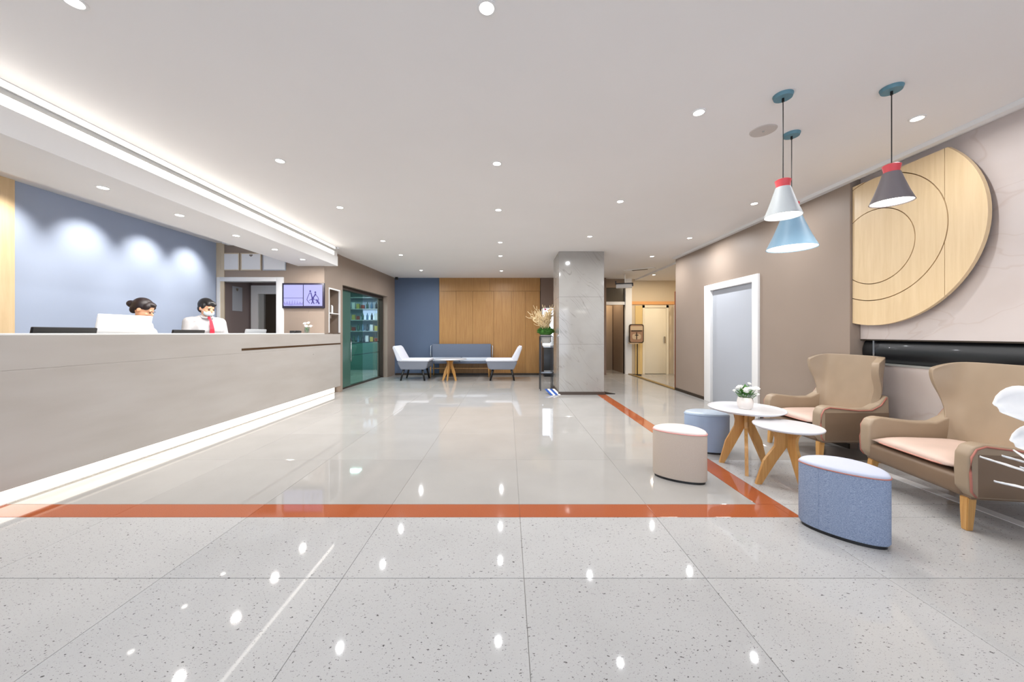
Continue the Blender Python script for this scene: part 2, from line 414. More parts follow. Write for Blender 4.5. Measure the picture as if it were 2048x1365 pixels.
# soffit beam above the desk with cove strip
bm = B(); box(bm, -3.75, -3.05, -4.2, 6.43, 2.35, 2.86); box(bm, -3.05, -3.04, -4.2, 6.43, 2.35, 2.522)
bm = obj('trim_1', bm, 'white'); struct(bm, 'white dropped soffit beam above the reception desk', 'trim')
t = thing('cove_light', 'long glowing cove light strip along the soffit edge', 'light', (-3.05, 1.1, 2.5))
b = B(); box(b, 0, .004, -4.5, 5.2, .026, .088); obj('led_strip', b, 'led', t)
b = B(); box(b, 0, .012, -4.5, 5.3, .088, .098); box(b, 0, .003, -4.5, 5.3, .098, .126); box(b, 0, .012, -4.5, 5.3, .126, .132); obj('metal_profile', b, mat('pale_aluminium', (214, 214, 212), .4), t)
b = B(); box(b, 0, .003, -4.5, 5.25, .134, .178); obj('lit_cove_face', b, mat('cove_glow', (255, 250, 240), .5, emit=(255, 250, 244), es=1.0), t)  # white cove face given its own glow, as if lit by the strip
# back wall
bw = B(); box(bw, -3.36, -1.9, 9.93, 10.1, 0, 2.75); bw = obj('wall_back', bw, 'bluepanel'); struct(bw, 'slate blue painted end wall of the lobby', 'wall')
b = B(); box(b, -1.9, .90, 9.97, 10.1, 0, 2.7); obj('backing', b, 'darkbrown', bw)
for x0, x1 in ((-1.895, -.5), (-.495, .885)): bx('oak_panel', 'woodwall', bw, x0, x1, 9.93, 9.965, 2.313, 2.68)
cuts = [-1.895, -1.43, -.97, -.39, .10, .48, .885]
for x0, x1 in zip(cuts, cuts[1:]): bx('oak_panel', 'woodwall', bw, x0, x1-.004, 9.93, 9.965, 0, 2.307)
b = B(); box(b, .90, 1.75, 9.93, 10.1, 1.87, 2.7); box(b, .90, 1.75, 9.93, 10.1, 0, .78); box(b, .90, .93, 9.93, 10.1, .78, 1.87); box(b, 1.62, 1.75, 9.93, 10.1, .78, 1.87)
box(b, 1.75, 2.71, 9.93, 10.2, 0, 2.7); obj('taupe_wall', b, mat('deep_taupe', (112, 92, 80), .6), bw)
w = thing('window_1', 'bright daylight window behind the marble column', 'window', (1.27, 9.98, .78)); w['kind'] = 'structure'
b = B(); 
for a in ((-.34, -.31), (.31, .34), (-.015, .015)): box(b, a[0], a[1], 0, .05, 0, 1.09)
box(b, -.34, .34, 0, .05, 0, .03); box(b, -.34, .34, 0, .05, 1.06, 1.09); obj('frame', b, 'white', w)
bx('pane', 'glass_win', w, -.31, .31, .02, .026, .03, 1.06)
# recess / doorway beyond the column on the right
rw = B(); box(rw, 2.2, 2.45, 10.1, 11.6, 0, 2.7); box(rw, 3.30, 3.42, 10.2, 11.6, 0, 2.7); box(rw, 2.2, 3.42, 11.55, 11.7, 0, 2.7); box(rw, 2.6, 3.30, 10.16, 10.25, 2.44, 2.7)
rw = obj('wall_recess', rw, mat('umber_wall', (142, 122, 104), .6)); struct(rw, 'brown recess walls beyond the marble column', 'wall')
d = thing('door_3', 'brown door in the dark recess beyond the column', 'door'); d['kind'] = 'structure'
bx('leaf', mat('door_brown', (166, 144, 120), .5), d, 2.95, 3.28, 11.3, 11.34, 0, 2.02, r=.004); bx('jamb', 'darkbrown', d, 2.6, 2.94, 11.3, 11.36, 0, 2.1)
bx('transom', 'white', d, 2.6, 3.30, 10.14, 10.24, 1.955, 2.04); bx('transom_pane', mat('dark_glass', (84, 78, 70), .2), d, 2.6, 3.30, 10.19, 10.2, 2.04, 2.44)
bx('handle', 'black', d, 2.965, 2.985, 11.26, 11.3, 1.0, 1.14)
b = bx('trim_2', 'white', None, 3.30, 3.475, 10.1, 10.3, 0, 2.68); struct(b, 'narrow white pillar at the end of the passage', 'pillar')
# side room
sr = B(); box(sr, 3.475, 6.2, 10.2, 10.3, 0, 2.7); box(sr, 6.1, 6.2, 7.3, 10.3, 0, 2.7); box(sr, 3.5, 6.2, 7.2, 7.3, 0, 2.7)
sr = obj('wall_end', sr, 'beige'); struct(sr, 'glossy beige wall inside the side room', 'wall')
bx('timber_head', 'orange', sr, 3.475, 5.6, 10.17, 10.2, 1.965, 2.05); bx('yellow_panel', mat('straw_panel', (222, 192, 132), .4), sr, 3.60, 3.835, 10.175, 10.2, 0, 1.93)
d = thing('door_4', 'cream door at the back of the side room', 'door'); d['kind'] = 'structure'
lf = bx('leaf', 'doorcream', d, 3.86, 4.46, 10.16, 10.19, 0.01, 1.86, r=.004)
b = B(); box(b, 3.80, 3.855, 10.15, 10.2, 0, 1.94); box(b, 4.465, 4.53, 10.15, 10.2, 0, 1.94); box(b, 3.80, 4.53, 10.15, 10.2, 1.87, 1.94); obj('frame', b, 'doorcream', d)
bx('handle', 'chrome', lf, 4.40, 4.43, 10.12, 10.16, .88, 1.06)
# right wall
wr = B(); box(wr, 3.40, 3.70, 3.58, 4.93, 0, 2.68); box(wr, 3.40, 3.56, 6.12, 7.30, 0, 2.68); box(wr, 3.40, 3.56, 4.93, 6.12, 1.90, 2.68)
wr = obj('wall_right', wr, 'brown'); struct(wr, 'taupe right wall around the pale grey door', 'wall')
pw = B(); box(pw, 3.50, 3.62, -4.2, 3.575, 0, .86); box(pw, 3.50, 3.62, -4.2, 3.575, 1.09, 2.68); box(pw, 3.56, 3.66, -4.2, 3.575, .8, 1.15)
pw = obj('wall_seating', pw, 'pinkwall'); struct(pw, 'blush stone wall behind the two armchairs', 'wall')
tr = thing('trim_3', 'black glossy recessed band along the blush wall', 'trim'); tr['kind'] = 'structure'
b = B()
pts = [(3.55-.035*math.sin(PI*k/12)**.7, .868+.212*k/12) for k in range(13)]
for y0, y1 in ((-4.2, 3.44), (3.455, 3.57)):
    vs = [[b.verts.new((x, y, z)) for x, z in pts] for y in (y0, y1)]
    for k in range(12): b.faces.new((vs[0][k], vs[0][k+1], vs[1][k+1], vs[1][k]))
obj('black_panel', b, 'blackgloss', tr, smooth=True)
bx('divider', 'chrome', tr, 3.50, 3.60, 3.44, 3.455, .862, 1.088); bx('edge_strip', 'grey', tr, 3.495, 3.60, -4.2, 3.57, .852, .868); bx('edge_strip', 'darkbrown', tr, 3.495, 3.60, -4.2, 3.57, 1.08, 1.092)
b = bx('trim_4', 'white', None, 3.34, 3.40, -4.2, 7.3, 2.645, 2.68); struct(b, 'thin white ceiling moulding over the right wall', 'trim')
b = bx('baseboard_right', 'darkbrown', None, 3.385, 3.40, 6.20, 7.30, 0, .05); struct(b, 'dark skirting under the taupe wall past the door', 'baseboard')
b = bx('baseboard_seating', 'white', None, 3.48, 3.50, -4.2, 3.575, 0, .06); struct(b, 'white skirting behind the armchairs', 'baseboard')
b = bx('baseboard_middle', 'darkbrown', None, 3.388, 3.40, 3.58, 4.84, 0, .05); struct(b, 'dark skirting between armchairs and pale door', 'baseboard')
b = bx('baseboard_back', 'darkbrown', None, -3.1, .9, 9.90, 9.93, 0, .05); struct(b, 'dark skirting under the end wall', 'baseboard')
d = thing('door_5', 'pale grey door with white frame in the taupe wall', 'door'); d['kind'] = 'structure'
b = B(); rbox(b, 3.37, 3.46, 4.86, 4.98, 0, 1.96, .004); rbox(b, 3.37, 3.46, 6.01, 6.19, 0, 1.96, .004); rbox(b, 3.37, 3.46, 4.98, 6.01, 1.86, 1.96, .004); obj('frame', b, 'white', d, angle=30)
bx('leaf', 'doorw', d, 3.42, 3.46, 4.985, 6.005, 0.005, 1.858, r=.003)
b = bx('trim_5', 'gold', None, 3.37, 3.46, 7.30, 10.15, 0, .02); struct(b, 'brass floor rail at the side room opening', 'trim')
b = bx('trim_6', mat('russet', (120, 70, 44), .4), None, 3.39, 3.41, 7.30, 7.33, 0, 2.0); struct(b, 'russet timber edge of the side room opening', 'trim')
# wall behind the camera with unseen glazing added for fill daylight
rb = B(); box(rb, -5.35, -3.0, -4.3, -4.2, 0, 2.8); box(rb, 3.0, 3.62, -4.3, -4.2, 0, 2.8); box(rb, -3.0, 3.0, -4.3, -4.2, 2.4, 2.8)
rb = obj('wall_behind', rb, 'white'); struct(rb, 'white wall around the added glazing', 'wall')
w = thing('fill_window', 'wide unseen glazing added for fill daylight, opposite the end wall', 'window', (0, -4.25, 0)); w['kind'] = 'structure'
for x0 in (-3, -1.5, 0, 1.5): bx('pane', 'glass_win', w, x0+.03, x0+1.47, 0, .01, .05, 2.38)
b = B(); 
for x0 in (-3, -1.5, 0, 1.5, 2.97): box(b, x0-.0, x0+.03, -.03, .03, 0, 2.4)
box(b, -3, 3, -.03, .03, 0, .05); box(b, -3, 3, -.03, .03, 2.37, 2.4); obj('frame', b, 'grey', w)
# ================================================================= MARBLE COLUMN
c = thing('column', 'square veined marble column in the middle of the lobby', 'column', (1.374, 7.135, 0))
c['kind'] = 'structure'
bx('core', 'darkbrown', c, -.41, .41, -.395, .395, 0, 2.68)
for z0, z1 in ((.055, .943), (.946, 1.83), (1.833, 2.678)):
    bx('marble_panel', 'marble', c, -.421, .421, -.405, -.395, z0, z1); bx('marble_panel', 'marble', c, -.421, -.41, -.3945, .3945, z0, z1)
    bx('marble_panel', 'marble', c, .41, .421, -.3945, .3945, z0, z1); bx('marble_panel', 'marble', c, -.421, .421, .395, .405, z0, z1)
b = B(); box(b, -.435, .435, -.42, .42, 0, .055); obj('plinth', b, mat('plinth_brown', (74, 62, 54), .4), c)

# ================================================================= RECEPTION DESK
t = thing('reception_desk', 'long beige stone reception desk with glowing foot strip', 'desk', (-3.27, 1.0, 0))
# local x: 0 front, negative = behind; y from -1.0 to 6.0
bx('front_panel', 'counter', t, -.04, 0, -1.6, 6.025, .125, .905); bx('front_panel', 'counter', t, -.04, -.0005, -1.6, 6.025, .9060, 1.135)
bx('ledge', 'countertop', t, -.27, .0, -1.6, 5.42, 1.135, 1.15, r=.003)
bx('inner_panel', 'counter', t, -.27, -.24, -1.6, 5.42, .1, 1.135)
bx('worktop', 'countertop', t, -.52, -.27, -1.6, 5.38, .72, .75, r=.003)
bx('plinth', 'countertop', t, -.30, -.10, -1.6, 5.5, 0, .125); bx('back_panel', 'countertop', t, -.50, -.48, -1.6, 5.38, 0, .72)
bx('led_strip', 'ledfoot', t, -.0995, -.094, -1.6, 5.98, .012, .112)
bx('end_plinth', 'countertop', t, -.14, -.10, 5.5, 6.0, 0, .125)
bx('bronze_inlay', 'bronze', t, -.01, .004, 3.42, 6.025, .937, .962)

# ================================================================= NICHE
t = thing('wall_niche', 'white framed niche in the pier above the desk end', 'shelf', (-3.40, 6.81, 1.16))
b = B()
box(b, .10, .128, -.23, -.205, 0, .83); box(b, .10, .128, .19, .215, 0, .83); box(b, .10, .128, -.205, .19, .805, .83); obj('frame', b, 'white', t)
bx('back_panel', 'tan', t, -.11, -.10, -.2, .2, 0, .82); bx('shelf_board', 'white', t, -.10, .12, -.205, .19, .355, .37)
def leaflets(x, y, z, lab, m='paper', w=.06, h=.16, n=4):
    q = thing('leaflet_stack', lab, 'leaflets', (x, y, z), 0, 'leaflets in the niche')
    for k in range(n):
        b = B(); box(b, -.03+.004*k, -.028+.004*k, -w/2, w/2, 0, h-.006*k); obj('leaflet', b, m, q)
leaflets(-3.36, 6.66, 1.53, 'upright white leaflets at the left of the niche shelf'); leaflets(-3.36, 6.92, 1.53, 'upright white leaflets at the right of the niche shelf')
b = B()
for k in range(9): box(b, -.02+.012*(k % 2), -.005+.012*(k % 2), -.05+.0115*k, -.04+.0115*k, 0, .26)
o = obj('folded_cloth', b, 'drum'); o.location = (-3.38, 6.79, 1.53); tag(o, 'grey brown folded cloth standing on the niche shelf', 'cloth')
b = B(); rbox(b, -.03, .03, -.05, .05, -.09, 0, .008); o = obj('hanging_box', b, 'drum', angle=30); o.location = (-3.34, 6.70, 1.515); tag(o, 'small brown box fixed under the niche shelf', 'box')

# ================================================================= GLASS DOOR ON THE LEFT
ang = math.atan2(.16, 2.3)
t = thing('door_6', 'green tinted sliding glass door with dark frame', 'door', (-3.44, 7.16, 0), -PI/2*0); t['kind'] = 'structure'
t.rotation_euler = (0, 0, -ang*.55)
b = B(); box(b, -.03, .09, -.02, .02, 0, 2.11); box(b, -.03, .09, 2.24, 2.28, 0, 2.11); box(b, -.03, .09, .02, 2.24, 2.04, 2.11); box(b, -.03, .05, .02, 2.24, 0, .03)
obj('frame', b, mat('bronze_frame', (66, 56, 48), .4, .4), t)
fp = bx('frosted_panel', 'frost', t, .03, .042, .02, .56, .03, 2.04)
for y0, y1 in ((.50, 1.22), (1.22, 1.95), (1.95, 2.24)):
    g_ = bx('glass_panel', 'glass_clear' if y0 > 1.2 else 'glass_green', t, 0, .01, y0+.003, y1-.003, .03, 2.04)
b = B(); box(b, -.012, -.002, .56, 2.2, .92, .945); box(b, -.012, -.002, .56, 2.2, .66, .675); obj('rail', b, 'chrome', t)
b = B(); tube(b, [(.07, .53, .55), (.07, .53, .98)], .008); tube(b, [(.03, .53, .6), (.07, .53, .6)], .006); tube(b, [(.03, .53, .93), (.07, .53, .93)], .006); obj('handle', b, 'chrome', fp, smooth=True)
# shop behind the glass
s = B(); box(s, -5.6, -5.5, 6.6, 12.1, 0, 2.7); box(s, -5.6, -3.0, 12.0, 12.1, 0, 2.7); box(s, -3.6, -3.57, 6.54, 7.1, 0, 2.7)
s = obj('wall_shop', s, mat('shop_wall', (120, 150, 142), .6)); struct(s, 'pale green walls of the shop behind glass', 'wall')
t = thing('shop_shelf', 'tall shelf unit seen through the green glass door', 'shelf', (-4.6, 11.5, 0))
bx('side_panel', 'drum', t, -.85, -.82, -.2, .2, 0, 2.3); bx('side_panel', 'drum', t, .82, .85, -.2, .2, 0, 2.3)
bx('back_panel', 'shelfblue', t, -.82, .82, .18, .2, .9, 2.3); bx('cupboard', 'teal', t, -.82, .82, -.2, .18, 0, .85)
bx('lit_panel', mat('lit_panel', (220, 230, 255), .5, emit=(205, 220, 255), es=.8), t, -.1, .80, .172, .18, 1.58, 1.89)
for z in (.85, 1.2, 1.55, 1.9, 2.26): bx('shelf_board', 'silver', t, -.82, .82, -.2, .18, z, z+.025)
gc = [(60, 90, 80), (150, 60, 50), (220, 220, 225), (50, 60, 70), (190, 170, 90), (90, 120, 150)]
gm = [mat('goods_%d' % k, c_, .4) for k, c_ in enumerate(gc)]
protos = []
for k in range(3):
    b = B(); lathe(b, [(0, 0), (.035, 0), (.036, .13), (.014, .18), (.013, .215), (0, .215)], 12); me = obj('bottle', b, gm[[0, 5, 3][k]], smooth=True); protos.append(me)
boxes = []
for k in range(3):
    b = B(); rbox(b, -.05, .05, -.04, .04, 0, .2-.04*k, .004); boxes.append(obj('carton', b, gm[[2, 4, 1][k]]))
firsts = set()
rown = {.875: 'lowest', 1.225: 'second', 1.575: 'third', 1.925: 'top'}
cn = ['dark green', 'grey blue', 'near black']; bn = ['white', 'mustard', 'brick red']
for z in (.875, 1.225, 1.575, 1.925):
    for i in range(11):
        kind = (i*7+int(z*100)) % 6
        src = protos[kind] if kind < 3 else boxes[kind-3]
        o = src if src.name not in firsts else src.copy()
        if src.name in firsts: COL.objects.link(o)
        firsts.add(src.name)
        o.location = (-5.32+i*.143, 11.42, z)
        side = 'left half' if i < 5 else 'right half'
        if kind < 3: tag(o, f'{cn[kind]} bottle on the {rown[z]} shelf behind the glass, {side}', 'bottle', 'bottles in the shop shelf')
        else: tag(o, f'{bn[kind-3]} carton on the {rown[z]} shelf behind the glass, {side}', 'carton', 'cartons in the shop shelf')
for k, (x, y, z) in enumerate(((-4.3, 9.9, 2.6), (-4.6, 8.4, 2.6))):
    L = bpy.data.lights.new('shop_light', 'AREA'); L.shape = 'RECTANGLE'; L.size = 1.0; L.size_y = .2; L.energy = 40; L.color = (.78, .9, 1)
    q = thing('panel_light', ['white panel light on the shop ceiling, farther', 'white panel light on the shop ceiling, nearer'][k], 'light', (x, y, 2.66))
    bx('diffuser', mat('panel_glow', (255, 255, 255), .5, emit=(225, 240, 255), es=3), q, -.5, .5, -.1, .1, -.01, .02)
    lo = bpy.data.objects.new('lamp', L); COL.objects.link(lo); lo.parent = q; lo.location = (0, 0, -.03)

# ================================================================= WALL ITEMS ON FACING WALL
t = thing('television', 'wall television showing two drawn figures, beside white portal', 'television', (-3.635, 6.43, 1.82))
b = B(); rbox(b, -.372, .372, -.045, -.005, -.222, .222, .006); obj('frame', b, 'tvframe', t, angle=30)
scr = bx('screen', 'screen', t, -.342, .342, -.048, -.044, -.185, .19)
bx('screen_divider', 'screen4', scr, 0.0, .012, -.050, -.0475, -.19, .195); bx('screen_line', 'screen3', scr, -.345, 0, -.050, -.0475, -.05, -.043)
b = B()
hill = [(-.345, -.165)]+[(-.345+.345*k/24, -.125+.035*math.sin(k*1.9)+.022*math.sin(k*4.1)) for k in range(25)]+[(0, -.165)]
vs = [b.verts.new((x, -.0497, z)) for x, z in hill]; b.faces.new(vs); obj('drawn_hills', b, 'screen2', scr)
b = B()
def stroke(pts, w):
    for (xa, za), (xb, zb) in zip(pts, pts[1:]):
        dx, dz = xb-xa, zb-za; l = math.hypot(dx, dz) or 1; nx, nz = -dz/l*w, dx/l*w
        b.faces.new([b.verts.new((x, -.0499, z)) for x, z in ((xa+nx, za+nz), (xb+nx, zb+nz), (xb-nx, zb-nz), (xa-nx, za-nz))])
for cx, k in ((.13, 1), (.22, -1)):
    hv = [b.verts.new((cx+.016*math.cos(a*PI/5), -.0499, .075-(.02 if k < 0 else 0)+.020*math.sin(a*PI/5))) for a in range(10)]; b.faces.new(hv)
    z0 = .05-(.02 if k < 0 else 0)
    stroke([(cx-.01, z0), (cx-.045*k, -.03), (cx-.06*k, -.075), (cx-.01*k, -.14)], .006)
    stroke([(cx+.012, z0), (cx+.03*k, -.03), (cx+.045*k, -.10), (cx+.02*k, -.15)], .009)
    stroke([(cx, z0), (cx+.05*k, -.05), (cx-.02*k, -.09)], .005)
    stroke([(cx+.02, -.07), (cx+.07, -.15)], .014 if k < 0 else .004)
obj('drawn_figures', b, 'screen3', scr)
certs = [(-5.13, -4.79, 'leftmost of three white boards high above the portal'), (-4.765, -4.40, 'middle white board above the portal with dark emblem'), (-4.37, -3.96, 'rightmost white board above the portal, meeting the soffit')]
for k, (x0, x1, lab) in enumerate(certs):
    t = thing('framed_board', lab, 'board', ((x0+x1)/2, 6.43, 2.27), 0, 'white boards above the portal'); w = (x1-x0)/2
    b = B(); box(b, -w, w, -.02, -.004, 0, .015); box(b, -w, w, -.02, -.004, .295, .31); box(b, -w, -w+.014, -.02, -.004, .015, .295); box(b, w-.014, w, -.02, -.004, .015, .295); obj('frame', b, 'beige' if k < 2 else 'doorw', t)
    bx('sheet', 'paper', t, -w+.014, w-.014, -.012, -.004, .015, .295)
    if k == 1:
        b = B(); vs = [b.verts.new((x, -.0125, z)) for x, z in ((-.03, .285), (.03, .285), (.03, .265), (0, .245), (-.03, .265))]; b.faces.new(vs); obj('emblem', b, 'drum', t)
    if k == 0: bx('white_stripe', 'paper', t, -.03, .0, -.0128, -.012, .015, .295)
t = thing('notice_sheet', 'white notice sheet on the dark back office wall', 'notice', (-5.13, 6.78, 1.57))
bx('sheet', 'doorw', t, 0.002, .008, -.085, .16, 0, .46)
b = B(); vs = [b.verts.new((.0086, y, z)) for y, z in ((-.0, .43), (.06, .43), (.055, .39), (.03, .375), (.005, .39))]; b.faces.new(vs); obj('emblem', b, 'drum', t)
b = B(); rbox(b, -.05, .05, -.12, .02, -.05, 0, .006); o = obj('security_camera', b, 'white', angle=30); o.location = (-4.93, 6.38, 2.76); tag(o, 'small white camera box under the ceiling above boards', 'camera')

# ================================================================= DESK ITEMS
def monitor(loc, rz, w, h, m, lab, tilt=10):
    t = thing('computer_monitor', lab, 'monitor', loc, rz)
    mt = Matrix.Translation((0, 0, .12)) @ Matrix.Rotation(rad(tilt), 4, 'X')
    b = B(); rbox(b, -w/2, w/2, -.012, .012, 0, h, .006, 2, mt); obj('housing', b, m, t, angle=30)
    b = B(); box(b, -w/2+.012, w/2-.012, .0125, .0135, .015, h-.012, mt); obj('screen', b, 'black', t)
    b = B(); box(b, -w/2+.02, w/2-.02, -.018, -.0125, .05, .06, mt); obj('rear_seam', b, 'silver', t)
    b = B(); rbox(b, -.03, .03, -.03, -.01, 0, .2, .004); obj('stand', b, m, t, angle=30)
    b = B(); rbox(b, -.1, .1, -.08, .08, 0, .012, .004); obj('base', b, m, t, angle=30)
    return t
monitor((-3.66, 3.37, .75), PI/2, .47, .46, 'white', 'white monitor back in front of the woman', 12)
monitor((-3.66, 2.93, .75), PI/2, .43, .335, 'black', 'black monitor left of the white one, only top edge showing', 12)
monitor((-3.66, 4.06, .75), PI/2, .40, .325, 'black', 'black monitor in front of the man, only top edge showing', 12)
monitor((-3.74, 5.25, .75), PI/2, .42, .345, 'silver', 'silver monitor in front of the portal', 12)
t = thing('card_terminal', 'black payment terminal on the desk ledge by flowers', 'device', (-3.41, 5.78, 1.15))
b = B(); rbox(b, -.045, .045, -.09, .09, 0, .042, .008); obj('body', b, 'black', t, angle=30); bx('display', 'screen4', t, -.03, .03, 0.02, .07, .042, .044)
t = thing('glass_vase', 'glass vase of white roses on the desk end', 'vase', (-3.42, 6.12, 1.15))
b = B(); lathe(b, [(0, .004), (.035, .004), (.042, .05), (.038, .1), (.034, .1), (.036, .05), (.03, .01), (0, .01)], 20); obj('glass', b, 'glass_jar', t, smooth=True)
def rose(c, r, parent, m='petal'):
    b = B(); ball(b, (0, 0, 0), r*.62, 2)
    for ring, (n, tilt, rr) in enumerate(((5, 28, .55), (6, 55, .8))):
        for k in range(n):
            a = 2*PI*k/n+ring*.5
            mt = Matrix.Rotation(a, 4, 'Z') @ Matrix.Translation((r*rr*.7, 0, -r*.1*ring)) @ Matrix.Rotation(rad(tilt), 4, 'Y')
            ball(b, (0, 0, 0), r*.55, 1, (.22, 1, 1), mt) if False else merge_ball(b, mt, r*.55)
    o = obj('blossom', b, m, parent, smooth=True); o.location = c; o.rotation_euler = (random.uniform(-.5, .5), random.uniform(-.5, .5), 0); return o
def merge_ball(b, mt, r):
    t2 = bmesh.new(); bmesh.ops.create_icosphere(t2, subdivisions=2, radius=r); merge(b, t2, mt @ Matrix.Diagonal((.22, 1, 1, 1)))
for dx, dy, dz in ((-.035, 0, .165), (.03, -.01, .175), (.06, .01, .12), (-.02, .03, .12), (.01, -.04, .12)):
    rose((dx, dy, dz), .032, t); b = B(); tube(b, [(0, 0, .02), (dx, dy, dz)], .003, 6); obj('stem', b, 'leaf', t)

# ================================================================= PEOPLE
def remesh(o, v=.009, it=4):
    m_ = o.modifiers.new('r', 'REMESH'); m_.mode = 'VOXEL'; m_.voxel_size = v; m_.use_smooth_shade = True
    s_ = o.modifiers.new('s', 'SMOOTH'); s_.iterations = it; s_.factor = .5
def hand(b, w, d, side):
    w = Vector(w); d = Vector(d).normalized(); s_ = Vector((side, 0, 0)); up = Vector((0, -.3, -.5))
    p = w+d*.045; capsule(b, w, p, .024, .03); 
    for k, L in enumerate((.062, .072, .068, .052)):
        a = p+d*.02+s_*(-.028+.019*k); m1 = a+d*L*.5; m2 = m1+(d+up).normalized()*L*.5
        capsule(b, a, m1, .0085, .008, 8); capsule(b, m1, m2, .008, .006, 8)
    a = w+d*.02-s_*.02; capsule(b, a, a+(d*.7-s_*.8).normalized()*.05, .011, .008, 8)
def person(loc, rz, height, label, head_rot, hair_m, female, tie):
    t = thing('person', label, 'person', loc, rz); k = height/1.62
    # local: faces -Y
    H = 1.62
    b = B()
    hc = Vector((0, -.035, H-.115)); nk = Vector((0, 0, H-.245))
    mt = Matrix.Translation(hc) @ head_rot
    # head: skull, face, jaw, nose, ears, lips
    def hb(c_, r, sc): 
        t2 = bmesh.new(); bmesh.ops.create_icosphere(t2, subdivisions=3, radius=1); merge(b, t2, mt @ Matrix.Translation(c_) @ Matrix.Diagonal((sc[0]*r, sc[1]*r, sc[2]*r, 1)))
    hb((0, .015, .02), .095, (.80, 1.0, .98)); hb((0, -.02, -.035), .075, (.84, .95, 1.02)); hb((0, -.045, -.083), .036, (1, .9, .7))
    hb((0, -.096, -.018), .014, (.8, 1.2, 1.7)); hb((0, -.100, -.032), .013, (1.15, 1, .8)); hb((0, -.086, -.060), .014, (1.6, .5, .45))
    for sx in (-1, 1):
        hb((sx*.078, .008, -.015), .022, (.35, .75, 1.2)); hb((sx*.030, -.078, .018), .018, (1.2, .5, .4)); hb((sx*.036, -.062, -.03), .022, (1, 1, 1))
    capsule(b, nk-Vector((0, 0, .06)), hc+Vector((0, .02, -.05)), .052, .050)
    sh = .165 if female else .185
    capsule(b, (0, 0, .86), (0, -.0, 1.06), .13, .12); capsule(b, (-.06, 0, 1.2), (.06, 0, 1.2), .12, .12); capsule(b, (-sh+.03, .01, 1.32), (sh-.03, .01, 1.32), .055, .055)
    hands = []
    for sx in (-1, 1):
        S_ = Vector((sx*sh, .01, 1.315)); E_ = Vector((sx*(sh+.045), -.02, 1.04)); W_ = Vector((sx*.12, -.20, .91))
        capsule(b, S_, E_, .048, .038); capsule(b, E_, W_, .038, .026); hands.append((W_, (-sx*.2, -1, -.25), -sx))
        capsule(b, (sx*.085, 0, .86), (sx*.09, -.01, .47), .085, .055); capsule(b, (sx*.09, -.01, .47), (sx*.09, .02, .08), .055, .036); capsule(b, (sx*.09, .03, .045), (sx*.095, -.11, .04), .042, .034)
    for h_ in hands: hand(b, *h_)
    body = obj('body', b, 'skin', t); remesh(body, .0075, 2)
    # clothes
    b = B(); g_ = .014
    capsule(b, (0, 0, .84), (0, 0, 1.06), .14+g_, .125+g_); capsule(b, (-.06, 0, 1.2), (.06, 0, 1.2), .125+g_, .125+g_); capsule(b, (-sh+.03, .01, 1.325), (sh-.03, .01, 1.325), .062, .062)
    capsule(b, (-.07, .005, 1.36), (.07, .005, 1.36), .045, .045); capsule(b, (0, .004, 1.36), (0, .0, 1.395), .064, .060)
    for sx in (-1, 1):
        S_ = Vector((sx*sh, .01, 1.315)); E_ = Vector((sx*(sh+.045), -.02, 1.04)); W_ = Vector((sx*.135, -.18, .925)); capsule(b, S_, E_, .064, .053); capsule(b, E_, W_, .052, .038)
    o = obj('shirt', b, 'shirt', t); remesh(o, .010, 3)
    b = B(); ring = [(math.cos(a)*.066, -.006+math.sin(a)*.066-.004, 1.392-.018*(math.sin(a) < -.4)) for a in [2*PI*q/24 for q in range(24)]]
    tube(b, ring, .013, 8, closed=True); obj('collar', b, 'shirt', t, smooth=True)
    b = B()
    for sx in (-1, 1):
        capsule(b, (sx*.085, 0, .86), (sx*.09, -.01, .47), .10, .07); capsule(b, (sx*.09, -.01, .47), (sx*.09, .02, .1), .07, .055)
    capsule(b, (-.05, 0, .90), (.05, 0, .90), .125, .125); o = obj('trousers', b, 'trouser', t); remesh(o, .012, 3)
    for sx in (-1, 1):
        b = B(); rbox(b, sx*.095-.045, sx*.095+.045, -.165, .075, 0, .075, .03, 3); obj('shoe', b, 'black', t, smooth=True)
    # hair
    b = B()
    def hh(c_, r, sc, rot=Matrix.Identity(4)):
        t2 = bmesh.new(); bmesh.ops.create_icosphere(t2, subdivisions=3, radius=1); merge(b, t2, mt @ Matrix.Translation(c_) @ rot @ Matrix.Diagonal((sc[0]*r, sc[1]*r, sc[2]*r, 1)))
    hh((0, .030, .035), .104, (.82, .97, .93)); hh((0, -.028, .088), .05, (1.25, 1.0, .55)); hh((0, .07, -.02), .065, (1.0, .7, 1.1))
    if female:
        hh((0, .128, .0), .042, (1, 1.05, 1)); 
        for sx in (-1, 1): hh((sx*.062, -.03, .05), .034, (.6, 1.1, 1.1))
    else:
        for sx in (-1, 1): hh((sx*.07, -.005, .03), .03, (.5, 1.2, 1.3)); hh((sx*.034, -.066, .070), .024, (1.2, .7, .9))
        hh((0.02, -.070, .066), .024, (1.3, .7, 1.0))
    o = obj('hair', b, hair_m, t); remesh(o, .008, 1)
    for sx in (-1, 1):
        b = B(); t2 = bmesh.new(); bmesh.ops.create_icosphere(t2, subdivisions=2, radius=.012); merge(b, t2, mt @ Matrix.Translation((sx*.032, -.083, .0)) @ Matrix.Diagonal((1, .6, .55, 1))); obj('eye', b, 'hairblack', t, smooth=True)
        b = B(); t2 = bmesh.new(); bmesh.ops.create_icosphere(t2, subdivisions=2, radius=.016); merge(b, t2, mt @ Matrix.Translation((sx*.032, -.088, .022)) @ Matrix.Diagonal((1.1, .4, .22, 1))); obj('eyebrow', b, 'hair', t, smooth=True)
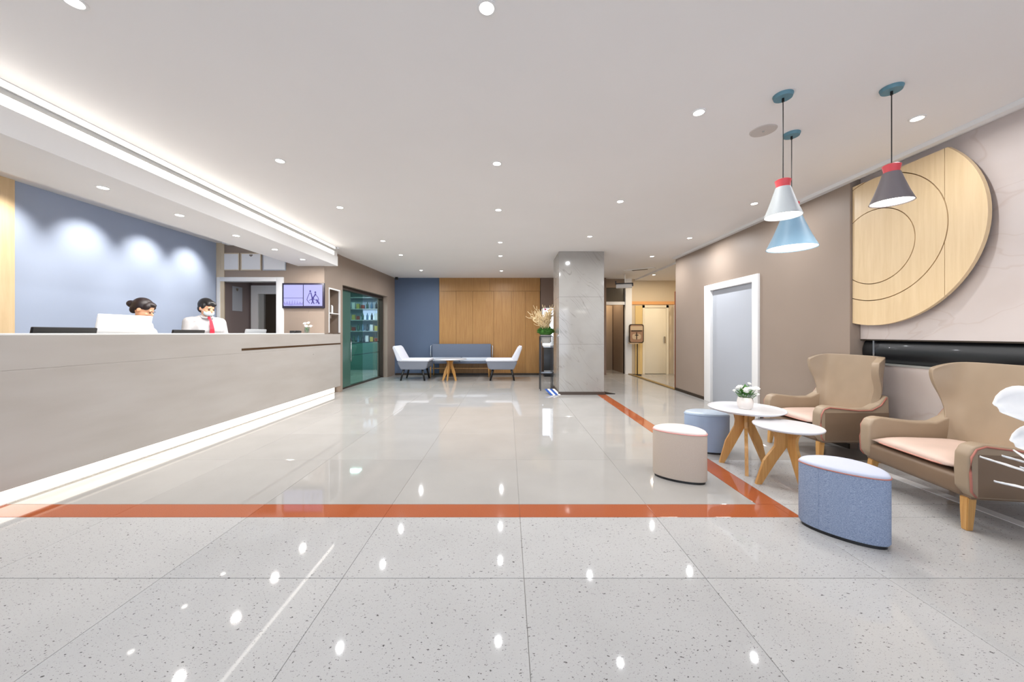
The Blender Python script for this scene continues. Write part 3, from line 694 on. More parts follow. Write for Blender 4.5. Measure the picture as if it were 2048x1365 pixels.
    if tie:
        b = B(); pts = [(0, -.078, 1.375, .014), (0, -.128, 1.33, .018), (0, -.157, 1.22, .026), (0, -.158, 1.08, .032), (0, -.165, .98, .034), (0, -.167, .945, .004)]
        fr = [[b.verts.new((sx*w, y-.0+dy, z)) for sx, dy in ((-1, 0), (0, -.006), (1, 0), (0, .004))] for _, y, z, w in pts]
        for A, C in zip(fr, fr[1:]):
            for q in range(4): b.faces.new((A[q], A[(q+1) % 4], C[(q+1) % 4], C[q]))
        b.faces.new(fr[0][::-1]); b.faces.new(fr[-1]); tie_o = obj('tie', b, 'tie', t)
        b = B(); ball(b, (0, -.082, 1.372), .02, 2, (1, .8, 1)); obj('tie_knot', b, 'tie', tie_o, smooth=True)
        b = B(); t2 = bmesh.new(); bmesh.ops.create_icosphere(t2, subdivisions=3, radius=1); merge(b, t2, mt @ Matrix.Translation((0, -.048, -.052)) @ Matrix.Diagonal((.064, .062, .046, 1)))
        for f in [f for f in b.faces if (mt.inverted() @ f.calc_center_median()).y > -.04]: b.faces.remove(f)
        o = obj('face_mask', b, 'mask', t, smooth=True); so = o.modifiers.new('s', 'SOLIDIFY'); so.thickness = .003
        b = B()
        for sx in (-1, 1): tube(b, [mt @ Vector(p) for p in ((sx*.058, -.05, -.035), (sx*.078, -.01, -.02), (sx*.082, .015, -.01))], .0018, 6)
        obj('mask_loop', b, 'mask', o)
    t.scale = (k, k, k); return t
R4 = Matrix.Rotation
person((-4.05, 3.96, 0), rad(112), 1.52, 'woman with dark hair in a bun and white shirt behind desk, looking down', R4(rad(30), 4, 'X'), 'hair', True, False)
person((-4.05, 4.82, 0), rad(66), 1.60, 'man in white shirt, red tie and face mask standing behind the desk', R4(rad(10), 4, 'Z') @ R4(rad(20), 4, 'X'), 'hairblack', False, True)

# ================================================================= DISC ON THE RIGHT WALL
CY, CZ = 3.37, 2.03
t = thing('wall_disc', 'big round oak wall disc with two ring grooves, cut at top', 'wall decoration', (3.50, CY, CZ))
cut_y = 3.574-CY; cut_z = 2.60-CZ
def clip(poly, axis, lim):
    out = []
    for i in range(len(poly)):
        p, q = poly[i], poly[(i+1) % len(poly)]; a, c_ = p[axis] <= lim, q[axis] <= lim
        if a: out.append(p)
        if a != c_:
            s_ = (lim-p[axis])/(q[axis]-p[axis]); out.append(tuple(p[k]+s_*(q[k]-p[k]) for k in (0, 1)))
    return out
def ringp(cy_, cz_, ri, ro, n=96, ylo=None, yhi=None):
    b = B()
    for i in range(n):
        a0, a1 = 2*PI*i/n, 2*PI*(i+1)/n
        if ri > 0: q = [(cy_[0]+ri*math.cos(a0), cz_[0]+ri*math.sin(a0)), (cy_[1]+ro*math.cos(a0), cz_[1]+ro*math.sin(a0)), (cy_[1]+ro*math.cos(a1), cz_[1]+ro*math.sin(a1)), (cy_[0]+ri*math.cos(a1), cz_[0]+ri*math.sin(a1))]
        else: q = [(cy_[1], cz_[1]), (cy_[1]+ro*math.cos(a0), cz_[1]+ro*math.sin(a0)), (cy_[1]+ro*math.cos(a1), cz_[1]+ro*math.sin(a1))]
        for ax, lim in ((0, cut_y), (1, cut_z)): 
            q = clip(q, ax, lim) if q else q
        if q and yhi is not None: q = clip(q, 0, yhi)
        if q and ylo is not None:
            q = [(-p[0], p[1]) for p in q]; q = clip(q, 0, -ylo); q = [(-p[0], p[1]) for p in q]
        if len(q) < 3: continue
        b.faces.new([b.verts.new((0, y, z)) for y, z in q])
    bmesh.ops.remove_doubles(b, verts=b.verts[:], dist=1e-4)
    r = bmesh.ops.extrude_face_region(b, geom=b.faces[:])
    for v in [v for v in r['geom'] if isinstance(v, bmesh.types.BMVert)]: v.co.x -= .03
    bmesh.ops.recalc_face_normals(b, faces=b.faces[:]); return b
gv = .004
o = obj('inner_disc', ringp((0, 0), (0, -.07), 0, .345-gv), 'disc', t); o.location.x = -.05
o = obj('middle_ring', ringp((0, 0), (-.07, 0), .345+gv, .572-gv), 'disc', t); o.location.x = -.05
seam = 2.82-CY
for lo, hi in ((None, seam-.002), (seam+.002, None)):
    o = obj('outer_ring', ringp((0, 0), (0, 0), .572+gv, 0.805, ylo=lo, yhi=hi), 'disc', t); o.location.x = -.05
o = obj('backing', ringp((0, 0), (0, 0), 0, .785), 'discedge', t); o.location.x = -.018; o.scale = (.9, .995, .995)

# ================================================================= PENDANTS
def pendant(loc, r, zb, zt, m, lab, seg_top=.42):
    x, y = loc; t = thing('pendant_lamp', lab, 'lamp', (x, y, 2.68), 0, 'cone pendant lamps')
    b = B(); lathe(b, [(0, -.022), (.050, -.022), (.056, -.004), (.056, 0), (0, 0)], 32); obj('ceiling_rose', b, 'canopy', t, angle=40)
    b = B(); lathe(b, [(0, -.045), (.007, -.045), (.007, -.022), (0, -.022)], 12); obj('cord_grip', b, 'black', t)
    h1 = zb-2.68; h2 = zt-2.68; L = h2-h1
    b = B(); tube(b, [(0, 0, -.03), (0, 0, h2+.05)], .0028, 8); obj('cord', b, 'black', t)
    rt = r*seg_top
    b = B(); lathe(b, [(0, h2+.055), (rt*.85, h2+.05), (rt*1.02, h2+.045), (rt*.86, h2+.012), (rt*.92, h2-.006), (0, h2-.006)], 32); obj('cap', b, 'red', t, angle=40)
    prof = [(rt*.95, h2), (rt+(r-rt)*.28, h2-L*.34), (rt+(r-rt)*.62, h2-L*.68), (r, h1)]
    b = B(); lathe(b, prof+[(p[0]-.004, p[1]) for p in prof[::-1]], 48); shd = obj('shade', b, m, t, angle=50)
    b = B(); lathe(b, [(0, h1+.012), (r-.006, h1+.012), (r-.006, h1+.006), (0, h1+.004)], 48); obj('diffuser', b, 'diff', shd)
    L_ = bpy.data.lights.new('pendant_light', 'AREA'); L_.shape = 'DISK'; L_.size = r*1.8; L_.energy = 3; L_.color = (1, .95, .88)
    lo = bpy.data.objects.new('lamp', L_); COL.objects.link(lo); lo.parent = t; lo.location = (0, 0, h1-.004)
pendant((2.39, 2.243), .103, 1.965, 2.15, 'sh_grey', 'dark grey cone pendant nearest the wall disc')
pendant((1.765, 2.31), .103, 1.90, 2.085, 'sh_white', 'pale grey cone pendant in front of the blue one')
pendant((2.172, 2.757), .163, 1.80, 2.10, 'sh_blue', 'larger light blue cone pendant hanging lowest', .30)

# ================================================================= DOWNLIGHTS
db = B(); lathe(db, [(.046, 0), (.046, -.004), (.034, -.005), (.034, .0)], 32); ring_me = bpy.data.meshes.new('trim_ring'); db.to_mesh(ring_me); db.free(); ring_me.materials.append(M['white'])
db = B(); lathe(db, [(0, -.0035), (.034, -.0035)], 32); bulb_me = bpy.data.meshes.new('bulb'); db.to_mesh(bulb_me); db.free(); bulb_me.materials.append(M['bulb'])
for f in bulb_me.polygons: pass
Ld = bpy.data.lights.new('downlight', 'AREA'); Ld.shape = 'DISK'; Ld.size = .05; Ld.energy = DOWN_W; Ld.color = (.96, .98, 1.0); Ld.spread = rad(170)
Le = Ld.copy(); Le.energy = DOWN_W*.3; Lb = Ld.copy(); Lb.energy = DOWN_W*.62; Lg = Ld.copy(); Lg.energy = DOWN_W*1.85
Ls = bpy.data.lights.new('wallwash', 'SPOT'); Ls.energy = 78; Ls.spot_size = rad(68); Ls.spot_blend = 1.0; Ls.shadow_soft_size = .05; Ls.color = (1, .96, .90)
Lq = Ls.copy(); Lq.energy = 34
Lf = bpy.data.lights.new('soffit_light', 'AREA'); Lf.shape = 'DISK'; Lf.size = .08; Lf.energy = 12; Lf.color = (1, .97, .93)
Lw = bpy.data.lights.new('warm_light', 'AREA'); Lw.shape = 'DISK'; Lw.size = .12; Lw.energy = 15; Lw.color = (1, .84, .62)
def downlight(x, y, z, lab, light=None, rot=(0,0,0), group='recessed ceiling downlights'):
    t = thing('downlight', lab, 'light', (x, y, z), 0, group)
    for n_, me in (('trim_ring', ring_me), ('bulb', bulb_me)):
        o = bpy.data.objects.new(n_, me); COL.objects.link(o); o.parent = t
    if light:
        lo = bpy.data.objects.new('lamp', light); COL.objects.link(lo); lo.parent = t; lo.location = (0, 0, -.012); lo.rotation_euler = rot
ords = ['first', 'second', 'third', 'fourth', 'fifth', 'sixth', 'seventh']
lanes = [('lane nearest the reception', [(-2.0, 1.66), (-2.02, 3.19), (-2.04, 4.37), (-2.07, 5.95), (-2.09, 7.02), (-2.11, 8.74)]),
         ('middle lane', [(-.10, 1.69), (-.10, 3.24), (-.12, 4.46), (-.13, 6.05), (-.15, 7.11), (-.16, 8.81)]),
         ('lane leading to the column', [(1.32, 2.49), (1.30, 4.17), (1.29, 5.68)]),
         ('lane beside the right wall', [(2.91, 2.56), (2.90, 4.24), (2.91, 5.77), (2.86, 7.15)])]
for nm, L in lanes:
    for k, (x, y) in enumerate(L): downlight(x, y, 2.68, f'round ceiling downlight, {nm}, {ords[k]} from the front', Lb if y < 3.3 else (Ld if y < 4.3 else Lg))
for x, ln in ((-2.0, 'reception'), (-.1, 'middle'), (1.3, 'column'), (2.9, 'right wall')):
    for y, rn in ((0.2, 'nearest'), (-1.3, 'second'), (-2.8, 'farthest')):
        downlight(x, y, 2.68, f'added fill downlight behind the camera, {ln} lane, {rn} to the lobby', Le, group='added fill downlights')  # unseen lamps added behind the camera to fill the room with light
for k, y in enumerate((2.96, 3.65, 4.41, 5.14, 5.84)): downlight(-3.33, y, 2.35, f'small downlight in the soffit over the desk, {ords[k]} from the front', Lf, group='soffit downlights')
for k, y in enumerate((1.5, 2.2, 2.92, 3.65, 4.41, 5.14, 5.84)): downlight(-4.62, y, 2.76, f'wall washing downlight behind the soffit, {ords[k]} from the front', Ls if y > 3 else Lq, (0, rad(41), 0), group='wall washers')
downlight(3.71, 9.16, 2.64, 'bright warm downlight in the side room ceiling', Lw)
downlight(5.0, 8.6, 2.64, 'second warm downlight deeper in the side room', Lw)
# ceiling speaker
t = thing('ceiling_speaker', 'flat round grille in the ceiling beside the pendants', 'speaker', (1.925, 2.715, 2.68))
b = B(); lathe(b, [(0, -.006), (.078, -.006), (.086, -.004), (.088, 0), (0, 0)], 40); obj('grille', b, 'vinylgrey', t, angle=40)
b = B(); lathe(b, [(0, -.012), (.006, -.012), (.007, -.006), (0, -.006)], 12); obj('centre_screw', b, 'grey', t)
# vent in far ceiling
t = thing('air_vent', 'slanted slot vent in the ceiling past the column', 'vent', (3.15, 8.6, 2.68), rad(-35))
b = B(); box(b, -.35, .35, -.09, .09, -.015, 0); obj('frame', b, 'white', t)
for k in range(3): bx('slot', 'black', t, -.18, .18, -.05+.035*k, -.03+.035*k, -.018, -.0145)
# corner sensor
t = thing('corner_sensor', 'tiny black sensor in the far left ceiling corner', 'sensor', (-3.03, 9.80, 2.68))
b = B(); rbox(b, -.035, .035, -.03, .03, -.075, 0, .008); obj('housing', b, 'black', t, angle=30)
# cctv
t = thing('security_camera', 'white and black surveillance camera near the passage ceiling', 'camera', (3.02, 9.3, 2.45), rad(-14))
b = B(); rbox(b, -.22, .18, -.05, .05, -.13, -.03, .012); obj('housing', b, 'white', t, angle=30)
b = B(); rbox(b, -.24, .20, -.06, .06, -.03, -.005, .006); box(b, -.24, -.215, -.055, .055, -.02, .05); box(b, .17, .20, -.058, .058, -.09, -.03); obj('hood', b, 'black', t)
b = B(); tube(b, [(0, 0, -.01), (0, 0, .225)], .012); obj('bracket', b, 'white', t)

# ================================================================= ARMCHAIRS
def armchair(loc, rz, w, lab):
    t = thing('wing_armchair', lab, 'armchair', loc, rz, 'taupe leather wing armchairs')
    # local: front = -Y, front edge at y=0, back at y=.70 ; width w centred on x
    hw = w/2
    # back shell with wings
    b = B(); nz = 15; S_ = [-1, -.985, -.93, -.84, -.70, -.4, 0, .4, .70, .84, .93, .985, 1]
    rows = []
    for i in range(nz):
        u = i/(nz-1); z = .24+.70*u
        wd = hw-.035+.045*max(0, (u-.35)/.65)**1.2 - .02*math.exp(-((u-.42)/.12)**2)
        dp = .07+.0*u + .115*(0.5+0.5*math.tanh((u-.68)*7)) + .05*(1-u)**3
        yb = .545+.10*u
        row = []
        for s_ in S_:
            a = abs(s_)
            gx = a if a < .9 else .9+(a-.9)*.85
            g_ = 0 if a <= .55 else ((a-.55)/.45)**2.2
            x = math.copysign(wd*min(gx/.985, 1.0), s_) if a > 0 else 0
            zz = z - .055*(max(0, (a-.80)/.20)**2)*max(0, (u-.85)/.15)
            x *= 1-.04*max(0, (u-.9)/.1)
            row.append(b.verts.new((x, yb-dp*g_+.02*(a**2), zz)))
        rows.append(row)
    for A, C in zip(rows, rows[1:]):
        for k in range(len(S_)-1): b.faces.new((A[k], A[k+1], C[k+1], C[k]))
    bmesh.ops.recalc_face_normals(b, faces=b.faces[:])
    o = obj('backrest', b, 'taupe', t, smooth=True)
    so = o.modifiers.new('s', 'SOLIDIFY'); so.thickness = .055; so.offset = 0; so.use_even_offset = True
    be = o.modifiers.new('b', 'BEVEL'); be.width = .024; be.segments = 3; be.limit_method = 'ANGLE'; be.angle_limit = rad(50)
    su = o.modifiers.new('u', 'SUBSURF'); su.levels = 2; su.render_levels = 2
    # arms: profile in y,z with curved top, swept thickness
    for sx in (-1, 1):
        b = B(); n = 12
        prof = [(.03, .20), (.0, .25), (-.005, .36), (.0, .45), (.025, .495), (.07, .512), (.18, .500), (.32, .485), (.44, .487), (.52, .53), (.57, .60), (.60, .60), (.62, .20)]
        xa, xb = sx*(hw-.088), sx*(hw)
        slab_yz(b, prof, min(xa, xb), max(xa, xb))
        bmesh.ops.bevel(b, geom=b.edges[:], offset=.030, segments=4, affect='EDGES', profile=.5, clamp_overlap=True)
        arm_o = obj('arm', b, 'taupe', t, angle=60)
        b = B(); xe = sx*(hw+.001)
        tube(b, [(xe, .03, .21)]+[(xe, y+.008, z-.012) for y, z in prof[1:11]], .0055, 8); obj('arm_piping', b, 'piping', arm_o, smooth=True)
        b = B(); rbox(b, min(xe, xe-sx*.006), max(xe, xe-sx*.006)+.0, .04, .60, .21, .455, .002); obj('side_panel', b, 'taupedark', t, angle=30)
    b = B(); rbox(b, -hw+.06, hw-.06, .005, .62, .19, .315, .03, 4); obj('seat_base', b, 'taupedark', t, angle=60)
    b = B(); rbox(b, -hw+.02, hw-.02, .03, .60, .185, .215, .01, 2); obj('bottom_rail', b, 'taupedark', t, angle=60)
    # cushion
    b = B(); nx_, ny_ = 12, 12; top = []; bot = []
    for j in range(ny_+1):
        rt, rb_ = [], []
        for i in range(nx_+1):
            u, v = i/nx_*2-1, j/ny_*2-1
            cu = math.copysign(abs(u)**.8, u); cv = math.copysign(abs(v)**.8, v)
            x = cu*(hw-.085)*(1-.03*cv*cv); y = .285+cv*.29*(1-.04*cu*cu)-.0
            h = (1-abs(u)**4)*(1-abs(v)**4)
            rt.append(b.verts.new((x, y, .345+.055*h**.7))); rb_.append(b.verts.new((x, y, .345-.03*h)))
        top.append(rt); bot.append(rb_)
    for j in range(ny_):
        for i in range(nx_):
            b.faces.new((top[j][i], top[j][i+1], top[j+1][i+1], top[j+1][i])); b.faces.new((bot[j][i], bot[j+1][i], bot[j+1][i+1], bot[j][i+1]))
    bmesh.ops.remove_doubles(b, verts=b.verts[:], dist=1e-4)
    cush = obj('seat_cushion', b, 'pink', t, smooth=True)
    b = B(); e = []
    for k in range(48):
        a = 2*PI*k/48; c_, s_ = math.cos(a), math.sin(a); p = (abs(c_)**6+abs(s_)**6)**(-1/6)
        e.append((c_*p*(hw-.088), .285+s_*p*.287, .344))
    tube(b, e, .005, 6, closed=True); obj('cushion_piping', b, mat('rose_cord', (196, 136, 120), .5) if 'rose_cord' not in bpy.data.materials else bpy.data.materials['rose_cord'], cush, smooth=True)
    for x, y, sx, sy in ((-hw+.06, .05, -1, -1), (hw-.06, .05, 1, -1), (-hw+.07, .56, -1, 1), (hw-.07, .56, 1, 1)):
        b = B(); pts = [(.024, .19), (.022, .12), (.017, 0)]; fr = []
        for q, (r_, z) in enumerate(pts):
            dx, dy = sx*.012*q/2, sy*.018*q/2
            fr.append([b.verts.new((x+dx+i_*r_, y+dy+j_*r_, z)) for i_, j_ in ((-1,-1),(1,-1),(1,1),(-1,1))])
        for A, C in zip(fr, fr[1:]):
            for k in range(4): b.faces.new((A[k], C[k], C[(k+1) % 4], A[(k+1) % 4]))
        b.faces.new(fr[0]); b.faces.new(fr[-1][::-1]); bmesh.ops.recalc_face_normals(b, faces=b.faces[:]); bmesh.ops.bevel(b, geom=b.edges[:], offset=.004, segments=2, affect='EDGES'); obj('leg', b, 'legwood', t, angle=40)
    return t
armchair((2.725, 3.49, 0), rad(-90), .70, 'taupe wing armchair nearer the pale door, behind the white tables')
armchair((2.70, 2.44, 0), rad(-90-8), .76, 'taupe wing armchair at the right edge of the room, nearest the camera')

# ================================================================= OTTOMANS
def ottoman(loc, rz, side_m, top_m, pipe_m, lab, seamx=None, L=.195, fb=.085, bb=.205, h=.375):
    t = thing('ottoman', lab, 'ottoman', loc, rz, 'leaf shaped ottomans')
    n = 64; out = []
    for k in range(n):                                   # closed leaf outline, tips at +-L
        a = 2*PI*k/n; x = L*math.cos(a)
        bul = bb if math.sin(a) > 0 else fb
        s_ = abs(math.sin(a)); y = math.copysign(bul*(s_**1.02), math.sin(a)); out.append((x, y))
    def sect(b, prof, close_top=True):
        fr = [[b.verts.new((x*sx, y*sx, z)) for x, y in out] for sx, z in prof]
        for A, C in zip(fr, fr[1:]):
            for k in range(n): b.faces.new((A[k], A[(k+1) % n], C[(k+1) % n], C[k]))
        b.faces.new(fr[0][::-1]); b.faces.new(fr[-1])
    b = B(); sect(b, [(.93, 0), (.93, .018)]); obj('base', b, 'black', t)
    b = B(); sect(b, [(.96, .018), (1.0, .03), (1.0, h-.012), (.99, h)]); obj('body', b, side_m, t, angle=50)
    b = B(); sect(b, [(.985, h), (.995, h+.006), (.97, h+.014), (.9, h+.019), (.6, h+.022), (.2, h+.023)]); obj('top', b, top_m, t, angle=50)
    b = B(); tube(b, [(x*1.0, y*1.0, h) for x, y in out], .0035, 6, closed=True); obj('piping', b, pipe_m, t, smooth=True)
    if seamx is not None:
        k = min((q for q in range(n) if out[q][1] < 0), key=lambda q: abs(out[q][0]-seamx)); x, y = out[k]
        b = B(); tube(b, [(x, y-.0005, .03), (x, y-.0005, h-.004)], .0016, 6); obj('seam', b, 'ott_blue', t)
    return t
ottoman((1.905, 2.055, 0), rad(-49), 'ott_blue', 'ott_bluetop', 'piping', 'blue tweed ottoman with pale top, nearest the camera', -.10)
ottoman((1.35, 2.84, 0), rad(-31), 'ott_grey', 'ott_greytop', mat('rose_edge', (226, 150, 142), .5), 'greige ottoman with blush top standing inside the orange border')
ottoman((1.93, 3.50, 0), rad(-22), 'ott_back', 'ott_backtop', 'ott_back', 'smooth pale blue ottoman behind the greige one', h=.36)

# ================================================================= TABLES
def side_table(loc, H, r, legs, lab, rim=False, n_group='white round side tables', rz=0):
    t = thing('side_table', lab, 'table', loc, rz, n_group)
    b = B()
    if rim: prof = [(0, H-.02), (r*.90, H-.02), (r*.985, H-.008), (r, H), (r*.985, H+.003), (r*.95, H-.006), (0, H-.007)]
    else: prof = [(0, H-.02), (r*.93, H-.02), (r*.99, H-.012), (r, H-.004), (r*.985, H), (0, H)]
    lathe(b, prof, 64); obj('tabletop', b, 'tabletop', t, angle=40)
    for a, R in legs:
        z = H-.02
        prof = [(.0, z), (.115, z), (.118, z-.02), (.09, z-.05), (.082, z-.09), (.088, z-.14), (R*.62+.03, z*.42), (R+.002, 0), (R-.036, 0), (R*.45-.02, z*.42), (.012, z-.15), (0, z-.13)]
        b = B(); va = [b.verts.new((x, -.012, zz)) for x, zz in prof]; vb = [b.verts.new((x, .012, zz)) for x, zz in prof]
        b.faces.new(va); b.faces.new(vb[::-1])
        for i in range(len(prof)): b.faces.new((va[i], vb[i], vb[(i+1) % len(prof)], va[(i+1) % len(prof)]))
        bmesh.ops.recalc_face_normals(b, faces=b.faces[:]); bmesh.ops.triangulate(b, faces=[f for f in b.faces if len(f.verts) > 4])
        o = obj('leg', b, 'legwood', t); o.rotation_euler = (0, 0, rad(a)-rz)
    b = B(); lathe(b, [(0, H-.16), (.022, H-.16), (.022, H-.02), (0, H-.02)], 16); obj('hub', b, 'legwood', t, smooth=True)
    return t
side_table((2.08, 3.15, 0), .497, .293, [(163, .205), (238, .30), (14, .22)], 'taller white round side table carrying the flower pot', True)
side_table((2.11, 2.72, 0), .455, .222, [(172, .22), (20, .17), (275, .16)], 'lower white round side table beside the blue ottoman')
side_table((-1.42, 8.86, 0), .525, .40, [(200, .20), (320, .22), (250, .16)], 'small white round table between the far chairs', n_group=None)

# flower pot on table
t = thing('flower_pot', 'white flowers in a marbled pot on the taller table', 'plant', (2.075, 3.15, .491))
b = B(); lathe(b, [(0, 0), (.045, 0), (.058, .02), (.062, .06), (.052, .10), (.046, .10), (.05, .06), (.04, .02), (0, .02)], 28)
for v in b.verts: v.co += v.co.normalized()*.004*noise.noise(v.co*60)
obj('pot', b, mat('speckled_ceramic', (222, 214, 208), .4), t, smooth=True)
b = B()
for k in range(60):
    a = random.uniform(0, 2*PI); e = random.uniform(.1, 1.2); L_ = random.uniform(.05, .10)
    mt = Matrix.Translation((0, 0, .09)) @ Matrix.Rotation(a, 4, 'Z') @ Matrix.Rotation(e, 4, 'Y') @ Matrix.Translation((0, 0, L_))
    vs = [b.verts.new(mt @ Vector(p)) for p in ((0, 0, -.03), (.0, .014, 0), (.006, 0, .03), (0, -.014, 0))]; b.faces.new(vs)
o = obj('foliage', b, 'leaf', t); o['kind'] = 'stuff'
for dx, dy, dz, r_ in ((0, -.02, .165, .034), (-.05, 0, .185, .027), (.055, -.01, .170, .028), (.10, 0, .175, .022), (.05, .02, .215, .014), (-.08, .02, .155, .014), (.02, .05, .15, .022), (.085, -.03, .13, .014)):
    rose((dx, dy, dz), r_*1.25, t); b = B(); tube(b, [(0, 0, .06), (dx*.6, dy*.6, dz*.7), (dx, dy, dz)], .0025, 6); obj('stem', b, 'leaf', t)

# ================================================================= FAR SEATING
def lounge_chair(loc, rz, lab):
    t = thing('lounge_chair', lab, 'chair', loc, rz, 'white topped lounge chairs')   # faces -Y local
    b = B(); slab_yz(b, [(-.40, .46), (-.36, .30), (-.30, .27), (.26, .27), (.34, .44), (.34, .46)], -.3, .3); bmesh.ops.bevel(b, geom=b.edges[:], offset=.012, segments=2, affect='EDGES'); obj('seat_shell', b, 'fab_grey', t, angle=40)
    b = B(); rbox(b, -.3, .3, -.42, .30, .46, .525, .025, 3); obj('seat_cushion', b, 'fab_white', t, angle=60)
    b = B(); slab_yz(b, [(.20, .50), (.34, .46), (.47, .82), (.45, .845), (.385, .83)], -.3, .3); bmesh.ops.bevel(b, geom=b.edges[:], offset=.02, segments=2, affect='EDGES'); obj('backrest', b, 'fab_white', t, angle=60)
    for sx in (-1, 1):
        for y0, y1 in ((-.25, -.31), (.20, .27)):
            b = B(); tube(b, [(sx*.24, y0, .28), (sx*.26, y1, 0)], .028, 8, r2=.020); obj('leg', b, 'black', t, smooth=True)
    return t
lc = lounge_chair((-2.33, 8.98, 0), rad(90), 'white topped lounge chair left of the far sofa')
copy_tree(lc, (-.12, 8.98, 0), rad(-90), 'white topped lounge chair right of the far sofa')
t = thing('sofa', 'slate blue armless sofa against the oak panelling', 'sofa', (-1.26, 9.60, 0))
b = B(); rbox(b, -.80, .80, .17, .28, .46, .86, .02, 2); obj('backrest', b, 'fab_slate', t, angle=40)
for x0, x1 in ((-.82, -.003), (.003, .82)):
    b = B(); rbox(b, x0, x1, -.28, .17, .42, .50, .02, 2); obj('seat_cushion', b, mat('ice_upholstery', (190, 198, 210), .8) if 'ice_upholstery' not in bpy.data.materials else bpy.data.materials['ice_upholstery'], t, angle=40)
b = B(); rbox(b, -.82, .82, -.26, .25, .36, .42, .008, 2); obj('seat_rail', b, 'fab_slate', t, angle=40)
for x in (-.76, .76):
    for y in (-.22, .2): b = B(); tube(b, [(x, y, .36), (x, y, 0)], .02, 8, r2=.014); obj('leg', b, 'legwood', t, smooth=True)
bx('stretcher', 'legwood', t, -.76, .76, -.01, .01, .20, .225)
for sx in (-1, 1):
    b = B(); tube(b, [(sx*.83, .2, .42), (sx*.84, .17, .60), (sx*.84, .2, .80), (sx*.83, .23, .82)], .012, 8); obj('side_bracket', b, 'silver', t, smooth=True)

# ================================================================= FLOWER STAND
t = thing('flower_stand', 'tall black metal flower stand beside the marble column', 'stand', (.77, 7.30, 0))
b = B()
for x in (-.12, .12):
    for y in (-.12, .12): box(b, x-.008, x+.008, y-.008, y+.008, 0, 1.09)
for z in (.34, 1.08):
    for s_ in (-.12, .12): box(b, -.12, .12, s_-.008, s_+.008, z, z+.016); box(b, s_-.008, s_+.008, -.12, .12, z, z+.016)
obj('frame', b, 'black', t); bx('shelf', 'black', t, -.12, .12, -.12, .12, .345, .352)
t = thing('planter', 'square planter of moss, pale driftwood branches and orchids on stand', 'plant', (.765, 7.30, 1.088))
b = B(); vs = []
for w_, z in ((.085, -.14), (.115, .03)): vs.append([b.verts.new((sx*w_, sy*w_, z)) for sx, sy in ((-1,-1),(1,-1),(1,1),(-1,1))])
b.faces.new(vs[0][::-1]); b.faces.new(vs[1])
for k in range(4): b.faces.new((vs[0][k], vs[0][(k+1) % 4], vs[1][(k+1) % 4], vs[1][k]))
obj('bowl', b, 'marble', t)
b = B(); random.seed(3)
ball(b, (0, 0, .09), .11, 3, (1.35, 1.35, .75))
for k in range(900):
    a, e = random.uniform(0, 2*PI), random.uniform(-.3, PI/2); r_ = 1
    p = Vector((math.cos(a)*math.cos(e)*.15, math.sin(a)*math.cos(e)*.15, .09+math.sin(e)*.085)); d_ = (p-Vector((0, 0, .03))).normalized(); q = p+d_*random.uniform(.02, .055)
    s_ = d_.cross(Vector((random.uniform(-1, 1), random.uniform(-1, 1), random.uniform(-1, 1)))).normalized()*.006
    b.faces.new([b.verts.new(p-s_), b.verts.new(p+s_), b.verts.new(q)])
o = obj('moss', b, 'moss', t); o['kind'] = 'stuff'
bms = []
for v_ in range(4):
    b = B(); L_ = .42+.04*v_; pts = [(0, 0, 0)]
    for k in range(1, 7): pts.append((.02*math.sin(k*1.3+v_), .02*math.cos(k*1.7+v_), L_*k/6))
    tube(b, pts, .014, 6, r2=.005)
    for k in (2, 3, 4, 5):
        a = k*2.1+v_; p = Vector(pts[k]); tube(b, [p, p+Vector((math.cos(a)*.05, math.sin(a)*.05, .05)), p+Vector((math.cos(a)*.07, math.sin(a)*.07, .12))], .008, 5, r2=.004)
    me = bpy.data.meshes.new('branch'); b.to_mesh(me); b.free(); me.materials.append(M['twig']); bms.append(me)
for k in range(34):
    o = bpy.data.objects.new('branch', bms[k % 4]); COL.objects.link(o); o.parent = t
    a = k*2*PI/34*5+.2; o.location = (.05*math.cos(a), .05*math.sin(a), .09)
    til = .12+.62*((k*37) % 34)/34
    if math.cos(a) > -.2: til *= .28
    o.rotation_euler = (0, til, a); o.scale = (1, 1, 1-.12*(k % 3))
for k, (x, y, z) in enumerate(((.06, .05, .53), (.1, .08, .47), (.02, .1, .5), (.12, .02, .54), (.14, .06, .42), (.08, .12, .40), (.0, .06, .55))):
    o = rose((x, y, z), .028, t, 'orchid' if k % 3 == 0 else 'petal')
    b = B(); tube(b, [(0, .03, .08), (x*.6, y, z*.7), (x, y, z)], .003, 5); obj('flower_stem', b, 'leaf', t)
# blue low rack and dark shadow-shaped sheet by the column
t = thing('folded_brochures', 'blue and white folded brochures leaning at the column foot', 'brochures', (.87, 6.80, 0), rad(8))
for k in range(4):
    b = B(); box(b, -.10+.05*k, -.06+.05*k, -.12, .10, 0, .008, Matrix.Rotation(rad(0), 4, 'X')); 
    for v in b.verts: v.co.z += max(0, (v.co.y+.12))*.35; v.co.x -= (v.co.y+.12)*.25
    obj('brochure', b, 'bluegloss' if k % 2 == 0 else 'paper', t)
b = B(); prism(b, [(1.80, 6.78), (2.02, 6.78), (1.80, 7.16)], 0, .012); o = obj('floor_surface', b, 'black'); tag(o, 'small dark triangular sheet painted as the column base shadow', 'painted shadow')  # dark sheet stands in for the shadow at the column base
# black cabinet by window
t = thing('low_cabinet', 'low black cabinet under the bright far window', 'cabinet', (1.27, 9.70, 0))
bx('body', 'blackgloss', t, -.33, .40, -.2, .2, .04, .78, r=.006); bx('plinth', 'black', t, -.31, .38, -.18, .18, 0, .04); bx('rail', 'silver', t, -.32, .39, -.206, -.2, .14, .165)
